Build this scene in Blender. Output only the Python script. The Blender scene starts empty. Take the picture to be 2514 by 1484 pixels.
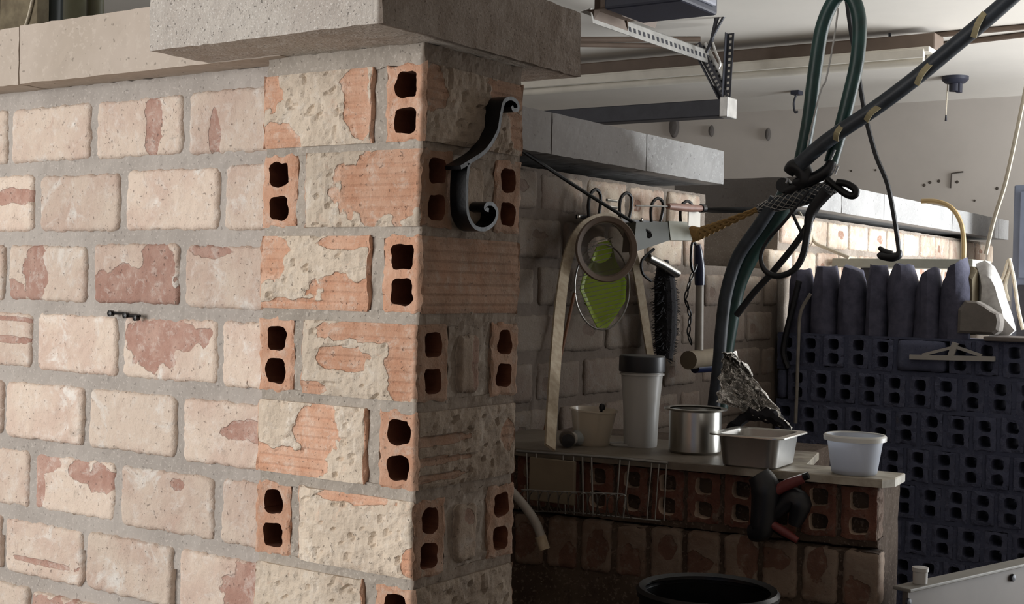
import bpy, bmesh, math, random
from mathutils import Vector, Matrix, noise

# ------------------------------------------------------------------ camera, world, light, exposure
S = bpy.context.scene
COL = S.collection
W, H, FPX = 2514, 1484, 3234.3
YAW, PITCH, ROLL = 0.595228, -0.013345, 0.0222608
CF = Vector((-math.sin(YAW)*math.cos(PITCH), math.cos(YAW)*math.cos(PITCH), math.sin(PITCH)))
_R = Vector((math.cos(YAW), math.sin(YAW), 0)); _U = _R.cross(CF)
CR = _R*math.cos(ROLL) + _U*math.sin(ROLL)
CU = _U*math.cos(ROLL) - _R*math.sin(ROLL)
CC = Vector((0, 0, 1.35))
cam = bpy.data.cameras.new('camera'); cam.sensor_width = 36; cam.lens = FPX/W*36; cam.clip_start = .02; cam.clip_end = 60
co = bpy.data.objects.new('camera', cam); COL.objects.link(co)
co.matrix_world = Matrix(((CR.x, CU.x, -CF.x, CC.x), (CR.y, CU.y, -CF.y, CC.y), (CR.z, CU.z, -CF.z, CC.z), (0, 0, 0, 1)))
S.camera = co
S.view_settings.view_transform = 'Standard'; S.view_settings.look = 'None'
S.view_settings.gamma = 1; S.view_settings.use_curve_mapping = False
S.view_settings.exposure = 0.0

wd = bpy.data.worlds.new('world'); S.world = wd; wd.use_nodes = True
wd.node_tree.nodes['Background'].inputs[0].default_value = (.62, .72, 1, 1)
wd.node_tree.nodes['Background'].inputs[1].default_value = .22

def area(name, loc, target, sx, sy, power, col):
    l = bpy.data.lights.new(name, 'AREA'); l.shape = 'RECTANGLE'; l.size = sx; l.size_y = sy; l.energy = power; l.color = col
    o = bpy.data.objects.new(name, l); COL.objects.link(o); o.location = loc
    o.rotation_euler = (Vector(target) - Vector(loc)).to_track_quat('-Z', 'Y').to_euler()
    return o
# daylight through the open front of the garage (behind the viewer, to the left) and through the opening in its right wall
area('daylight_front', (-3.3, -2.4, 1.38), (-1.9, 1.4, 1.30), 2.6, 1.7, 136, (1, .975, .945))
area('daylight_side', (1.45, 5.85, 1.25), (-1.7, 5.3, 1.45), 2.2, 1.9, 280, (.93, .97, 1))

# ------------------------------------------------------------------ helpers
def on(ax, v, px, py):
    """world point where the sight line through photo pixel (px, py) meets the plane coordinate[ax] = v"""
    r = CF + CR*((px-W/2)/FPX) - CU*((py-H/2)/FPX)
    return CC + r*((v-CC[ax])/r[ax])
def onY(v, px, py): return on(1, v, px, py)
def onX(v, px, py): return on(0, v, px, py)
def onZ(v, px, py): return on(2, v, px, py)
def sr(r, g, b):
    f = lambda c: (c/255/12.92 if c/255 <= .04045 else ((c/255+.055)/1.055)**2.4)
    return (f(r), f(g), f(b), 1)
def rnd(a, b): return random.uniform(a, b)
def n3(x, y, z): return noise.noise(Vector((x, y, z)))

def link(name, me, m=None, parent=None, loc=(0, 0, 0), rot=(0, 0, 0)):
    o = bpy.data.objects.new(name, me); COL.objects.link(o)
    if m is not None and not me.materials: me.materials.append(m)
    if m is not None and me.materials[0] is None: me.materials[0] = m
    o.location = loc; o.rotation_euler = rot
    if parent: o.parent = parent
    return o
def tag(o, label, cat, group=None):
    o['label'] = label; o['category'] = cat
    if group: o['group'] = group
    return o
def struct(o): o['kind'] = 'structure'; return o
def empty(name, loc=(0, 0, 0), rot=(0, 0, 0)):
    o = bpy.data.objects.new(name, None); COL.objects.link(o); o.location = loc; o.rotation_euler = rot; o.empty_display_size = .05
    return o
def thing(name, label, cat, loc=(0, 0, 0), rot=(0, 0, 0), group=None):
    return tag(empty(name, loc, rot), label, cat, group)
def mesh(name, vs, fs, smooth=False, attrs=None):
    me = bpy.data.meshes.new(name); me.from_pydata([tuple(v) for v in vs], [], fs)
    if attrs:
        for k, vals in attrs.items():
            a = me.attributes.new(k, 'FLOAT', 'POINT'); a.data.foreach_set('value', vals)
    if smooth: me.polygons.foreach_set('use_smooth', [True]*len(me.polygons))
    bm = bmesh.new(); bm.from_mesh(me); bmesh.ops.recalc_face_normals(bm, faces=bm.faces); bm.to_mesh(me); bm.free()
    me.update(); return me
class MB:
    def __init__(s): s.v = []; s.f = []
    def add(s, vs, fs):
        k = len(s.v); s.v += [Vector(v) for v in vs]; s.f += [tuple(i+k for i in f) for f in fs]; return s
    def box(s, a, b, bev=0, M=None):
        bm = bmesh.new(); bmesh.ops.create_cube(bm, size=1)
        a = Vector(a); b = Vector(b)
        for v in bm.verts: v.co = Vector(((a[i]+b[i])/2 + v.co[i]*(b[i]-a[i]) for i in range(3)))
        if bev: bmesh.ops.bevel(bm, geom=bm.edges[:], offset=bev, segments=2, affect='EDGES', profile=.5)
        if M is not None: bm.transform(M)
        bm.verts.index_update()
        s.add([v.co.copy() for v in bm.verts], [[v.index for v in f.verts] for f in bm.faces]); bm.free(); return s
    def tube(s, pts, r, n=10, closed=False, smooth=0, flat=None):
        """sweep; r a number or a list; flat=(normal, half thickness) makes a flat strip with r as half width"""
        pts = [Vector(p) for p in pts]
        if smooth:
            out = []; rr = []; m = len(pts)
            rl = r if isinstance(r, (list, tuple)) else [r]*m
            rng = range(m if closed else m-1)
            for i in rng:
                p0 = pts[(i-1) % m] if closed else pts[max(i-1, 0)]; p1 = pts[i]; p2 = pts[(i+1) % m]; p3 = pts[(i+2) % m] if closed else pts[min(i+2, m-1)]
                for k in range(smooth):
                    t = k/smooth; t2 = t*t; t3 = t2*t
                    out.append(.5*((2*p1)+(p2-p0)*t+(2*p0-5*p1+4*p2-p3)*t2+(3*p1-p0-3*p2+p3)*t3)); rr.append(rl[i]*(1-t)+rl[(i+1) % m]*t)
            if not closed: out.append(pts[-1]); rr.append(rl[-1])
            pts, r = out, rr
        m = len(pts); rl = r if isinstance(r, (list, tuple)) else [r]*m
        vs = []; fs = []; prev = None
        for i, p in enumerate(pts):
            if closed: t = pts[(i+1) % m]-pts[i-1]
            else: t = pts[min(i+1, m-1)]-pts[max(i-1, 0)]
            t = t.normalized() if t.length > 1e-9 else Vector((0, 0, 1))
            if flat: a = (flat[0] - t*flat[0].dot(t)).normalized()
            elif prev is None: a = t.orthogonal().normalized()
            else: a = (prev - t*prev.dot(t)); a = a.normalized() if a.length > 1e-6 else t.orthogonal().normalized()
            prev = a; b = t.cross(a)
            if flat:
                h = flat[1]
                for (u, w) in ((-1, -1), (-1, 1), (1, 1), (1, -1)): vs.append(p + b*(u*rl[i]) + a*(w*h))
            else:
                for k in range(n): vs.append(p + (a*math.cos(2*math.pi*k/n) + b*math.sin(2*math.pi*k/n))*rl[i])
        if flat: n = 4
        for i in range(m if closed else m-1):
            j = (i+1) % m
            for k in range(n): fs.append((i*n+k, i*n+(k+1) % n, j*n+(k+1) % n, j*n+k))
        if not closed: fs.append(tuple(range(n))[::-1]); fs.append(tuple((m-1)*n+k for k in range(n)))
        return s.add(vs, fs)
    def lathe(s, prof, n=40, M=None, cap=False):
        vs = []; fs = []
        for r, z in prof:
            for k in range(n): vs.append(Vector((r*math.cos(2*math.pi*k/n), r*math.sin(2*math.pi*k/n), z)))
        for i in range(len(prof)-1):
            for k in range(n): fs.append((i*n+k, i*n+(k+1) % n, (i+1)*n+(k+1) % n, (i+1)*n+k))
        if cap and prof[0][0] > 1e-5: fs.append(tuple(range(n))[::-1])
        if cap and prof[-1][0] > 1e-5: fs.append(tuple((len(prof)-1)*n+k for k in range(n)))
        if M is not None: vs = [M @ v for v in vs]
        return s.add(vs, fs)
    def loft(s, loops, cap=(True, True)):
        n = len(loops[0]); vs = [v for l in loops for v in l]; fs = []
        for i in range(len(loops)-1):
            for k in range(n): fs.append((i*n+k, i*n+(k+1) % n, (i+1)*n+(k+1) % n, (i+1)*n+k))
        if cap[0]: fs.append(tuple(range(n))[::-1])
        if cap[1]: fs.append(tuple((len(loops)-1)*n+k for k in range(n)))
        return s.add(vs, fs)
    def prism(s, poly, d, M=None):
        """polygon (x, z) list extruded over y 0..d"""
        n = len(poly); vs = [Vector((x, 0, z)) for x, z in poly] + [Vector((x, d, z)) for x, z in poly]
        if M is not None: vs = [M @ v for v in vs]
        return s.add(vs, [tuple(range(n)), tuple(range(2*n-1, n-1, -1))] + [(i, i+n, (i+1) % n+n, (i+1) % n) for i in range(n)])
    def build(s, name, m, parent=None, smooth=False, loc=(0, 0, 0), rot=(0, 0, 0), org=None):
        if org is not None: s.v = [v-Vector(org) for v in s.v]; loc = org
        me = mesh(name, s.v, s.f)
        if smooth:
            me.polygons.foreach_set('use_smooth', [True]*len(me.polygons))
            me.set_sharp_from_angle(angle=math.radians(38))
        return link(name, me, m, parent, loc, rot)

# ------------------------------------------------------------------ materials
MATS = {}
def nodes(name):
    m = bpy.data.materials.new(name); m.use_nodes = True; nt = m.node_tree
    return m, nt, nt.nodes['Principled BSDF']
def nn(nt, t, **kw):
    n = nt.nodes.new(t)
    for k, v in kw.items():
        if k.startswith('i_'):
            key = k[2:]; key = int(key) if key.isdigit() else key.replace('_', ' ')
            n.inputs[key].default_value = v
        else: setattr(n, k, v)
    return n
def lk(nt, a, b): nt.links.new(a, b)
def ramp(nt, fac, lo, hi):
    r = nn(nt, 'ShaderNodeMapRange', interpolation_type='SMOOTHSTEP'); lk(nt, fac, r.inputs[0]); r.inputs[1].default_value = lo; r.inputs[2].default_value = hi
    return r.outputs[0]
def mixc(nt, fac, a, b, mode='MIX'):
    n = nn(nt, 'ShaderNodeMix', data_type='RGBA', blend_type=mode)
    for sock, v in ((n.inputs[0], fac), (n.inputs[6], a), (n.inputs[7], b)):
        if hasattr(v, 'links'): lk(nt, v, sock)
        else: sock.default_value = v
    return n.outputs[2]
def math_(nt, op, a, b=0.0):
    n = nn(nt, 'ShaderNodeMath', operation=op)
    for i, v in enumerate((a, b)):
        if hasattr(v, 'links'): lk(nt, v, n.inputs[i])
        else: n.inputs[i].default_value = v
    return n.outputs[0]
def coords(nt, rand=True, world=False):
    if world: return nn(nt, 'ShaderNodeNewGeometry').outputs['Position']
    tc = nn(nt, 'ShaderNodeTexCoord').outputs['Object']
    if not rand: return tc
    oi = nn(nt, 'ShaderNodeObjectInfo'); sc = nn(nt, 'ShaderNodeVectorMath', operation='ADD')
    mu = math_(nt, 'MULTIPLY', oi.outputs['Random'], 37.0); cb = nn(nt, 'ShaderNodeCombineXYZ')
    for i in range(3): lk(nt, mu, cb.inputs[i])
    lk(nt, tc, sc.inputs[0]); lk(nt, cb.outputs[0], sc.inputs[1]); return sc.outputs[0]
def noi(nt, vec, scale, detail=4, rough=.6, dist=0):
    n = nn(nt, 'ShaderNodeTexNoise'); lk(nt, vec, n.inputs['Vector']); n.inputs['Scale'].default_value = scale
    n.inputs['Detail'].default_value = detail; n.inputs['Roughness'].default_value = rough; n.inputs['Distortion'].default_value = dist
    return n.outputs['Fac']
def bump(nt, bs, h, strength=.3, dist=.004, prev=None):
    b = nn(nt, 'ShaderNodeBump'); b.inputs['Strength'].default_value = strength; b.inputs['Distance'].default_value = dist
    lk(nt, h, b.inputs['Height'])
    if prev is not None: lk(nt, prev, b.inputs['Normal'])
    lk(nt, b.outputs[0], bs.inputs['Normal']); return b.outputs[0]
def simple(name, c, rough=.6, metal=0, vary=.12, scale=30, bmp=.1, c2=None, spec=.5, bd=.002):
    m, nt, b = nodes(name); v = coords(nt)
    c2 = c2 or tuple(x*(1-vary*2.2) for x in c[:3]) + (1,)
    f = ramp(nt, noi(nt, v, scale), .3, .72)
    lk(nt, mixc(nt, f, c, c2), b.inputs['Base Color'])
    b.inputs['Roughness'].default_value = rough; b.inputs['Metallic'].default_value = metal; b.inputs['Specular IOR Level'].default_value = spec
    if bmp: bump(nt, b, noi(nt, v, scale*3, 3), bmp, bd)
    return m

def brick_mat(name, clay, clay2, lime, lime2, white, soot=None, vary=True):  # soot: function for smoke stain
    m, nt, b = nodes(name); v = coords(nt)
    at = nn(nt, 'ShaderNodeAttribute', attribute_name='clay').outputs['Fac']
    fine = noi(nt, v, 85, 5, .65); mid = noi(nt, v, 22, 5, .6); big = noi(nt, v, 9, 3, .55)
    e = math_(nt, 'ADD', at, math_(nt, 'MULTIPLY', math_(nt, 'SUBTRACT', fine, .5), .55))
    e = math_(nt, 'ADD', e, math_(nt, 'MULTIPLY', math_(nt, 'SUBTRACT', mid, .5), .6))
    fe = ramp(nt, e, .44, .56)
    oi = nn(nt, 'ShaderNodeObjectInfo')
    limec = mixc(nt, ramp(nt, big, .38, .66), lime, lime2)
    limec = mixc(nt, ramp(nt, noi(nt, v, 14, 6, .7, .6), .54, .70), limec, white)
    clayc = mixc(nt, ramp(nt, mid, .35, .68), clay, clay2)
    c = mixc(nt, fe, limec, clayc)
    c = mixc(nt, math_(nt, 'MULTIPLY', ramp(nt, noi(nt, v, 45, 6, .75, .4), .50, .66), .38), c, white)
    c = mixc(nt, math_(nt, 'MULTIPLY', ramp(nt, noi(nt, v, 30, 6, .8, .8), .56, .70), .42), c, clay2)
    spk = ramp(nt, noi(nt, v, 160, 3, .6), .64, .74)
    c = mixc(nt, math_(nt, 'MULTIPLY', spk, .55), c, (lime2[0]*.35, lime2[1]*.33, lime2[2]*.33, 1))
    c = mixc(nt, math_(nt, 'MULTIPLY', ramp(nt, noi(nt, v, 17, 6, .75, 1.2), .60, .74), .35), c, (.18, .15, .12, 1))
    hs = nn(nt, 'ShaderNodeHueSaturation'); lk(nt, c, hs.inputs['Color'])
    lk(nt, math_(nt, 'ADD', math_(nt, 'MULTIPLY', oi.outputs['Random'], .22), .87), hs.inputs['Value'])
    c = hs.outputs[0]
    if soot:  # soot hook also carries shade painted into the colour
        c = soot(nt, c)
    lk(nt, c, b.inputs['Base Color']); b.inputs['Roughness'].default_value = .92; b.inputs['Specular IOR Level'].default_value = .2
    hgt = math_(nt, 'ADD', math_(nt, 'MULTIPLY', math_(nt, 'SUBTRACT', 1.0, fe), .8), math_(nt, 'ADD', fine, math_(nt, 'MULTIPLY', noi(nt, v, 220, 3), .5)))
    bump(nt, b, math_(nt, 'SUBTRACT', math_(nt, 'ADD', hgt, math_(nt, 'MULTIPLY', noi(nt, v, 40, 6, .75), 1.2)), math_(nt, 'MULTIPLY', spk, .9)), .75, .0026)
    return m
def soot_shade_left(nt, c):
    # smoke stain plus painted-in shade on the wall above the hearth: dark up to a ragged edge near the wall's end, cleaner beyond
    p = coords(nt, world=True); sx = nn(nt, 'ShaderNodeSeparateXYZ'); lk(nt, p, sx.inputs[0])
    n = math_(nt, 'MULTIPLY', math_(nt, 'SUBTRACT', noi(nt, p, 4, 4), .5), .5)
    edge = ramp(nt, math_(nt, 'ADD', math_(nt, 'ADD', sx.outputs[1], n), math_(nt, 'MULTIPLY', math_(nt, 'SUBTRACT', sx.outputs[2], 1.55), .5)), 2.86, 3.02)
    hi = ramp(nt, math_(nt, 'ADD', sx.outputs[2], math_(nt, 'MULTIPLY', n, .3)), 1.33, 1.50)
    far = ramp(nt, sx.outputs[1], 4.168, 4.180)  # wall end at the notch stays dark: its shade is painted in
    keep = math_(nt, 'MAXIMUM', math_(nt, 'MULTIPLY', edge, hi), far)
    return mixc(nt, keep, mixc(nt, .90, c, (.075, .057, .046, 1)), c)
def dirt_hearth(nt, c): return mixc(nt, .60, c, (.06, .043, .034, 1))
M_BRICK = brick_mat('limed_brick', sr(178, 140, 126), sr(196, 164, 150), sr(225, 208, 192), sr(212, 189, 174), sr(238, 232, 224))
M_BRICKL = brick_mat('soot_shade_brick', sr(150, 118, 102), sr(170, 136, 118), sr(216, 200, 180), sr(190, 165, 148), sr(232, 226, 218), soot_shade_left)
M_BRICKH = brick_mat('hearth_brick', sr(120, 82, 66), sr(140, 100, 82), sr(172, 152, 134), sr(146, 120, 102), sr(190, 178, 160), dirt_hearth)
def shade_face(x0):
    def f(nt, c):   # shade on the side towards the hearth, painted into the colour as brown
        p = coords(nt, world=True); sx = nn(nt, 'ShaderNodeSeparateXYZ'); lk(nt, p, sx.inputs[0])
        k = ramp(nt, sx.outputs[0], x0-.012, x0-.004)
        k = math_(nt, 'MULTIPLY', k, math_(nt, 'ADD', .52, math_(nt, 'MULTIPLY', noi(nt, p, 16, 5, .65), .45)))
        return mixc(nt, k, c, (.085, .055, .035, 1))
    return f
M_CLAY = brick_mat('hollow_clay', sr(206, 158, 130), sr(220, 180, 155), sr(222, 207, 188), sr(205, 190, 172), sr(234, 225, 212), shade_face(-1.055))
M_PALEHOLE = simple('pale_hole_clay', sr(206, 184, 164), .95, 0, .1, 60, .2)  # paler lining for the holes of the hearth bricks
M_BRICKP = brick_mat('pillar_half_brick', sr(178, 140, 126), sr(196, 164, 150), sr(206, 190, 172), sr(190, 168, 150), sr(214, 204, 192), shade_face(-1.052))
M_CORE = simple('shaded_hole_clay', sr(112, 66, 44), .95, 0, .15, 60, .2)  # hole lining darker than the faces: inner shade put into the colour
M_CLAYD = brick_mat('hazed_hollow_clay', sr(84, 88, 110), sr(92, 95, 115), sr(92, 96, 117), sr(80, 84, 105), sr(100, 104, 124))  # blue-grey haze over the rear wall, put into the brick colour
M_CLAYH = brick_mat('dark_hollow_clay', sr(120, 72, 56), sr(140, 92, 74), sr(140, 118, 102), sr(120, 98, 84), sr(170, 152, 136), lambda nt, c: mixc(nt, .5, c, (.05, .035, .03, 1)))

def rough_mat(name, c, c2, c3, pit=.7, grain=170, bmp=.5, bd=.003, soot=None, aggr=True):  # soot: function for smoke stain
    m, nt, b = nodes(name); v = coords(nt)
    base = mixc(nt, ramp(nt, noi(nt, v, 7, 4), .35, .68), c, c2)
    if aggr:
        base = mixc(nt, math_(nt, 'MULTIPLY', ramp(nt, noi(nt, v, grain, 2, .6), .57, .66), .7), base, c3)
    pits = ramp(nt, noi(nt, v, grain*.8, 2, .5), .66, .72)
    vo = noi(nt, v, grain*.45, 3, .6)
    base = mixc(nt, math_(nt, 'MULTIPLY', pits, pit), base, tuple(x*.3 for x in c2[:3])+(1,))
    if soot: base = soot(nt, base)  # same hook for stains and for painted shade
    lk(nt, base, b.inputs['Base Color']); b.inputs['Roughness'].default_value = .95; b.inputs['Specular IOR Level'].default_value = .15
    hgt = math_(nt, 'SUBTRACT', vo, math_(nt, 'MULTIPLY', pits, .8))
    bump(nt, b, hgt, bmp, bd)
    return m
M_MORTAR = rough_mat('mortar', sr(182, 175, 168), sr(168, 161, 154), sr(198, 191, 184), .35, 200, .5, .002)
M_MORTARP = rough_mat('pillar_mortar', sr(180, 171, 160), sr(164, 156, 146), sr(200, 192, 182), .35, 200, .6, .003, shade_face(-1.055))
M_MORTARL = rough_mat('soot_shade_mortar', sr(150, 140, 130), sr(132, 122, 112), sr(170, 162, 152), .35, 200, .5, .002, soot_shade_left)
M_MORTARD = rough_mat('hazed_mortar', sr(84, 88, 108), sr(76, 80, 100), sr(94, 98, 118), .4, 150, .5, .002)  # rear wall joints, tinted with the same painted haze
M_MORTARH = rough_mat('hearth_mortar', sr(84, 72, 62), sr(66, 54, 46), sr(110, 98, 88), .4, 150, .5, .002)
M_CAP = rough_mat('aerated_concrete', sr(196, 190, 182), sr(184, 176, 168), sr(222, 218, 212), .6, 330, .8, .003, shade_face(-1.026))
M_COPE = rough_mat('cast_concrete', sr(194, 182, 170), sr(184, 172, 159), sr(200, 189, 177), .5, 110, .35, .002)
def soot_shade_cope(nt, c):  # smoke stain and painted shade along the near coping
    p = coords(nt, world=True); sx = nn(nt, 'ShaderNodeSeparateXYZ'); lk(nt, p, sx.inputs[0])
    n = math_(nt, 'MULTIPLY', math_(nt, 'SUBTRACT', noi(nt, p, 3.5, 4), .5), .5)
    e = ramp(nt, math_(nt, 'ADD', math_(nt, 'ADD', sx.outputs[1], n), math_(nt, 'MULTIPLY', math_(nt, 'SUBTRACT', sx.outputs[2], 1.7), 1.2)), 2.98, 3.12)
    end = math_(nt, 'MULTIPLY', ramp(nt, sx.outputs[1], 4.10, 4.12), math_(nt, 'SUBTRACT', 1.0, ramp(nt, sx.outputs[1], 4.168, 4.178)))   # end face at the notch, its shade painted in
    e = math_(nt, 'MULTIPLY', e, math_(nt, 'SUBTRACT', 1.0, end))
    return mixc(nt, e, mixc(nt, .72, c, (.085, .07, .06, 1)), c)
M_COPEL = rough_mat('soot_shade_concrete', sr(166, 165, 164), sr(153, 152, 151), sr(178, 177, 177), .4, 110, .3, .002, soot_shade_cope)
M_PLASTER = simple('painted_plaster', sr(182, 174, 166), .8, 0, .04, 3, .08)
M_CEIL = simple('ceiling_paint', sr(226, 220, 211), .85, 0, .03, 2, .05)
M_FLOOR = rough_mat('floor_concrete', sr(120, 114, 106), sr(104, 98, 92), sr(130, 124, 118), .3, 60, .3, .002)
M_BLACK = simple('black_iron', sr(26, 26, 28), .35, .4, .2, 40, .15)
M_BLKPL = simple('black_plastic', sr(24, 25, 30), .4, 0, .1, 40, .05)
M_RUBBER = simple('green_rubber_hose', sr(34, 68, 64), .34, 0, .2, 25, .05)
M_DKHOSE = simple('dark_grey_hose', sr(56, 63, 72), .45, 0, .2, 25, .05)
M_TAPE = simple('tan_tape', sr(176, 164, 128), .7, 0, .1, 60)
M_STEEL = simple('stainless_steel', sr(196, 194, 188), .28, 1, .08, 12, .04)
M_STEELM = simple('brushed_steel', sr(176, 174, 170), .38, 1, .06, 14, .06)
M_ZINC = simple('zinc_plated_steel', sr(200, 198, 194), .4, .75, .1, 25, .05)
M_DKSTEEL = simple('dark_painted_steel', sr(58, 58, 64), .5, .3, .1, 25, .05)
M_WIRE = simple('galvanised_wire', sr(150, 148, 144), .35, .8, .1, 40, 0)
M_OPENER = simple('dark_blue_plastic', sr(44, 46, 60), .5, 0, .1, 18, .05)
M_LENS = simple('grey_lens', sr(140, 142, 152), .35, 0, .05, 20, 0)
M_BROWNM = simple('brown_enamel', sr(112, 96, 84), .6, 0, .08, 12, .04)
M_WHITEM = simple('white_enamel', sr(216, 210, 198), .4, 0, .05, 12, .02)
M_WOOD = simple('pale_wood', sr(172, 158, 136), .7, 0, .12, 60, .1, sr(148, 132, 110))
M_OLDWOOD = simple('weathered_wood', sr(120, 110, 88), .85, 0, .15, 25, .3, sr(92, 82, 64))
M_LOG = simple('split_firewood', sr(88, 88, 106), .9, 0, .2, 30, .5, sr(66, 66, 82))  # bluish haze mixed into the wood colour
M_BARK = simple('pale_birch_bark', sr(232, 231, 228), .75, 0, .1, 30, .4, sr(196, 193, 190))
M_OLIVE = simple('olive_plastic', sr(104, 102, 78), .5, 0, .1, 15, .05)
M_DKGREEN = simple('dark_green_plastic', sr(28, 38, 36), .4, 0, .1, 15, .05)
M_GREYBOARD = simple('grey_board', sr(112, 104, 100), .8, 0, .06, 15, .1)
def slab_mat():
    m, nt, b = nodes('worn_stone_slab'); p = coords(nt, world=True); sx = nn(nt, 'ShaderNodeSeparateXYZ'); lk(nt, p, sx.inputs[0])
    c = mixc(nt, ramp(nt, noi(nt, p, 22, 5), .35, .7), sr(176, 168, 152), sr(140, 130, 112))
    k = ramp(nt, math_(nt, 'ADD', sx.outputs[0], math_(nt, 'MULTIPLY', math_(nt, 'SUBTRACT', noi(nt, p, 12, 5), .5), .5)), -1.12, -.94)
    lk(nt, mixc(nt, k, mixc(nt, .8, c, (.07, .05, .035, 1)), c), b.inputs['Base Color']); b.inputs['Roughness'].default_value = .5   # shade over the left part, painted into the slab colour
    bump(nt, b, noi(nt, p, 90, 3), .15, .002); return m
M_SLAB = slab_mat()
M_ROPE = simple('tan_rope', sr(176, 140, 84), .9, 0, .15, 80, .4)
M_BOXGREY = simple('olive_grey_paint', sr(74, 76, 68), .6, 0, .06, 20, .05)
M_BOXLIT = simple('pale_and_lit_grey', sr(168, 169, 156), .6, 0, .05, 20, .03)  # plain grey on the shelf; on the bracket, its lit end painted pale
M_BLUEGRIP = simple('navy_rubber_grip', sr(22, 30, 60), .3, 0, .1, 30, .03)
M_PIPE = simple('grey_shaft', sr(150, 144, 136), .5, .1, .1, 30, .05)
M_WOODDK = simple('brown_turned_wood', sr(150, 112, 98), .5, 0, .1, 50, .1)
M_RED = simple('dull_red_rubber', sr(112, 50, 48), .5, 0, .12, 30, .05)
M_BRUSH = simple('black_bristle', sr(26, 24, 30), .9, 0, .2, 60, .5)
M_YELLOW = simple('yellow_cable_sheath', sr(176, 150, 104), .5, 0, .06, 30, 0)
M_CORD = simple('pale_cord', sr(206, 196, 176), .8, 0, .08, 80, .2)
M_PALEGREY = simple('pale_grey_plastic', sr(176, 172, 166), .5, 0, .05, 25, .03)
M_BLUEGREY = simple('blue_grey_steel', sr(112, 120, 138), .55, .1, .06, 10, .04)
M_BEIGEST = simple('beige_sheet_steel', sr(104, 95, 87), .6, .1, .06, 8, .05)
M_SLABRIM = simple('worn_grey_paint', sr(124, 120, 112), .6, .1, .08, 20, .1)
M_SCREW = simple('dark_screw_hole', sr(70, 62, 54), .8, 0, .1, 30, 0)
M_CARD = simple('kraft_cardboard', sr(120, 108, 90), .85, 0, .08, 14, .05)
def plastic(name, c, trans=.5, rough=.35, tint=None):
    m, nt, b = nodes(name); b.inputs['Base Color'].default_value = c; b.inputs['Roughness'].default_value = rough
    tl = nn(nt, 'ShaderNodeBsdfTranslucent'); tl.inputs[0].default_value = tint or c
    mx = nn(nt, 'ShaderNodeMixShader'); mx.inputs[0].default_value = trans
    lk(nt, b.outputs[0], mx.inputs[1]); lk(nt, tl.outputs[0], mx.inputs[2]); lk(nt, mx.outputs[0], nt.nodes['Material Output'].inputs[0]); return m
def clear(name, c, rough=.12, alpha=.5):
    m, nt, b = nodes(name); b.inputs['Base Color'].default_value = c; b.inputs['Roughness'].default_value = rough
    tp = nn(nt, 'ShaderNodeBsdfTransparent'); tp.inputs[0].default_value = (.92, .92, .92, 1)
    mx = nn(nt, 'ShaderNodeMixShader'); mx.inputs[0].default_value = alpha
    lk(nt, tp.outputs[0], mx.inputs[1]); lk(nt, b.outputs[0], mx.inputs[2]); lk(nt, mx.outputs[0], nt.nodes['Material Output'].inputs[0]); return m
M_TUB = plastic('translucent_white_plastic', sr(226, 230, 238), .55)
M_TUBRIM = plastic('white_plastic_rim', sr(232, 230, 222), .3)
M_RESIDUE = plastic('yellowed_plastic', sr(222, 206, 160), .4)
M_TUMBLER = plastic('frosted_plastic', sr(206, 204, 200), .5)
M_CUP = clear('clear_plastic', sr(196, 184, 166), .25, .55)
M_GLASSY = clear('smoky_clear_plastic', sr(84, 74, 66), .15, .55)
M_JAR = clear('clear_glass', sr(190, 196, 196), .05, .4)
M_GREEN = plastic('lime_green_glass', sr(186, 206, 92), .45, .15, sr(190, 214, 96))
def foil_mat():
    m, nt, b = nodes('aluminium_foil'); v = coords(nt)
    b.inputs['Base Color'].default_value = sr(214, 212, 208); b.inputs['Metallic'].default_value = 1; b.inputs['Roughness'].default_value = .22
    bump(nt, b, noi(nt, v, 60, 4, .6, .8), .8, .01); return m
M_FOIL = foil_mat()
def mesh_mat():
    m, nt, b = nodes('braided_sleeve'); tc = nn(nt, 'ShaderNodeTexCoord').outputs['UV']
    b.inputs['Base Color'].default_value = sr(60, 62, 70); b.inputs['Roughness'].default_value = .5; return m
M_BRAID = mesh_mat()

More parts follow.
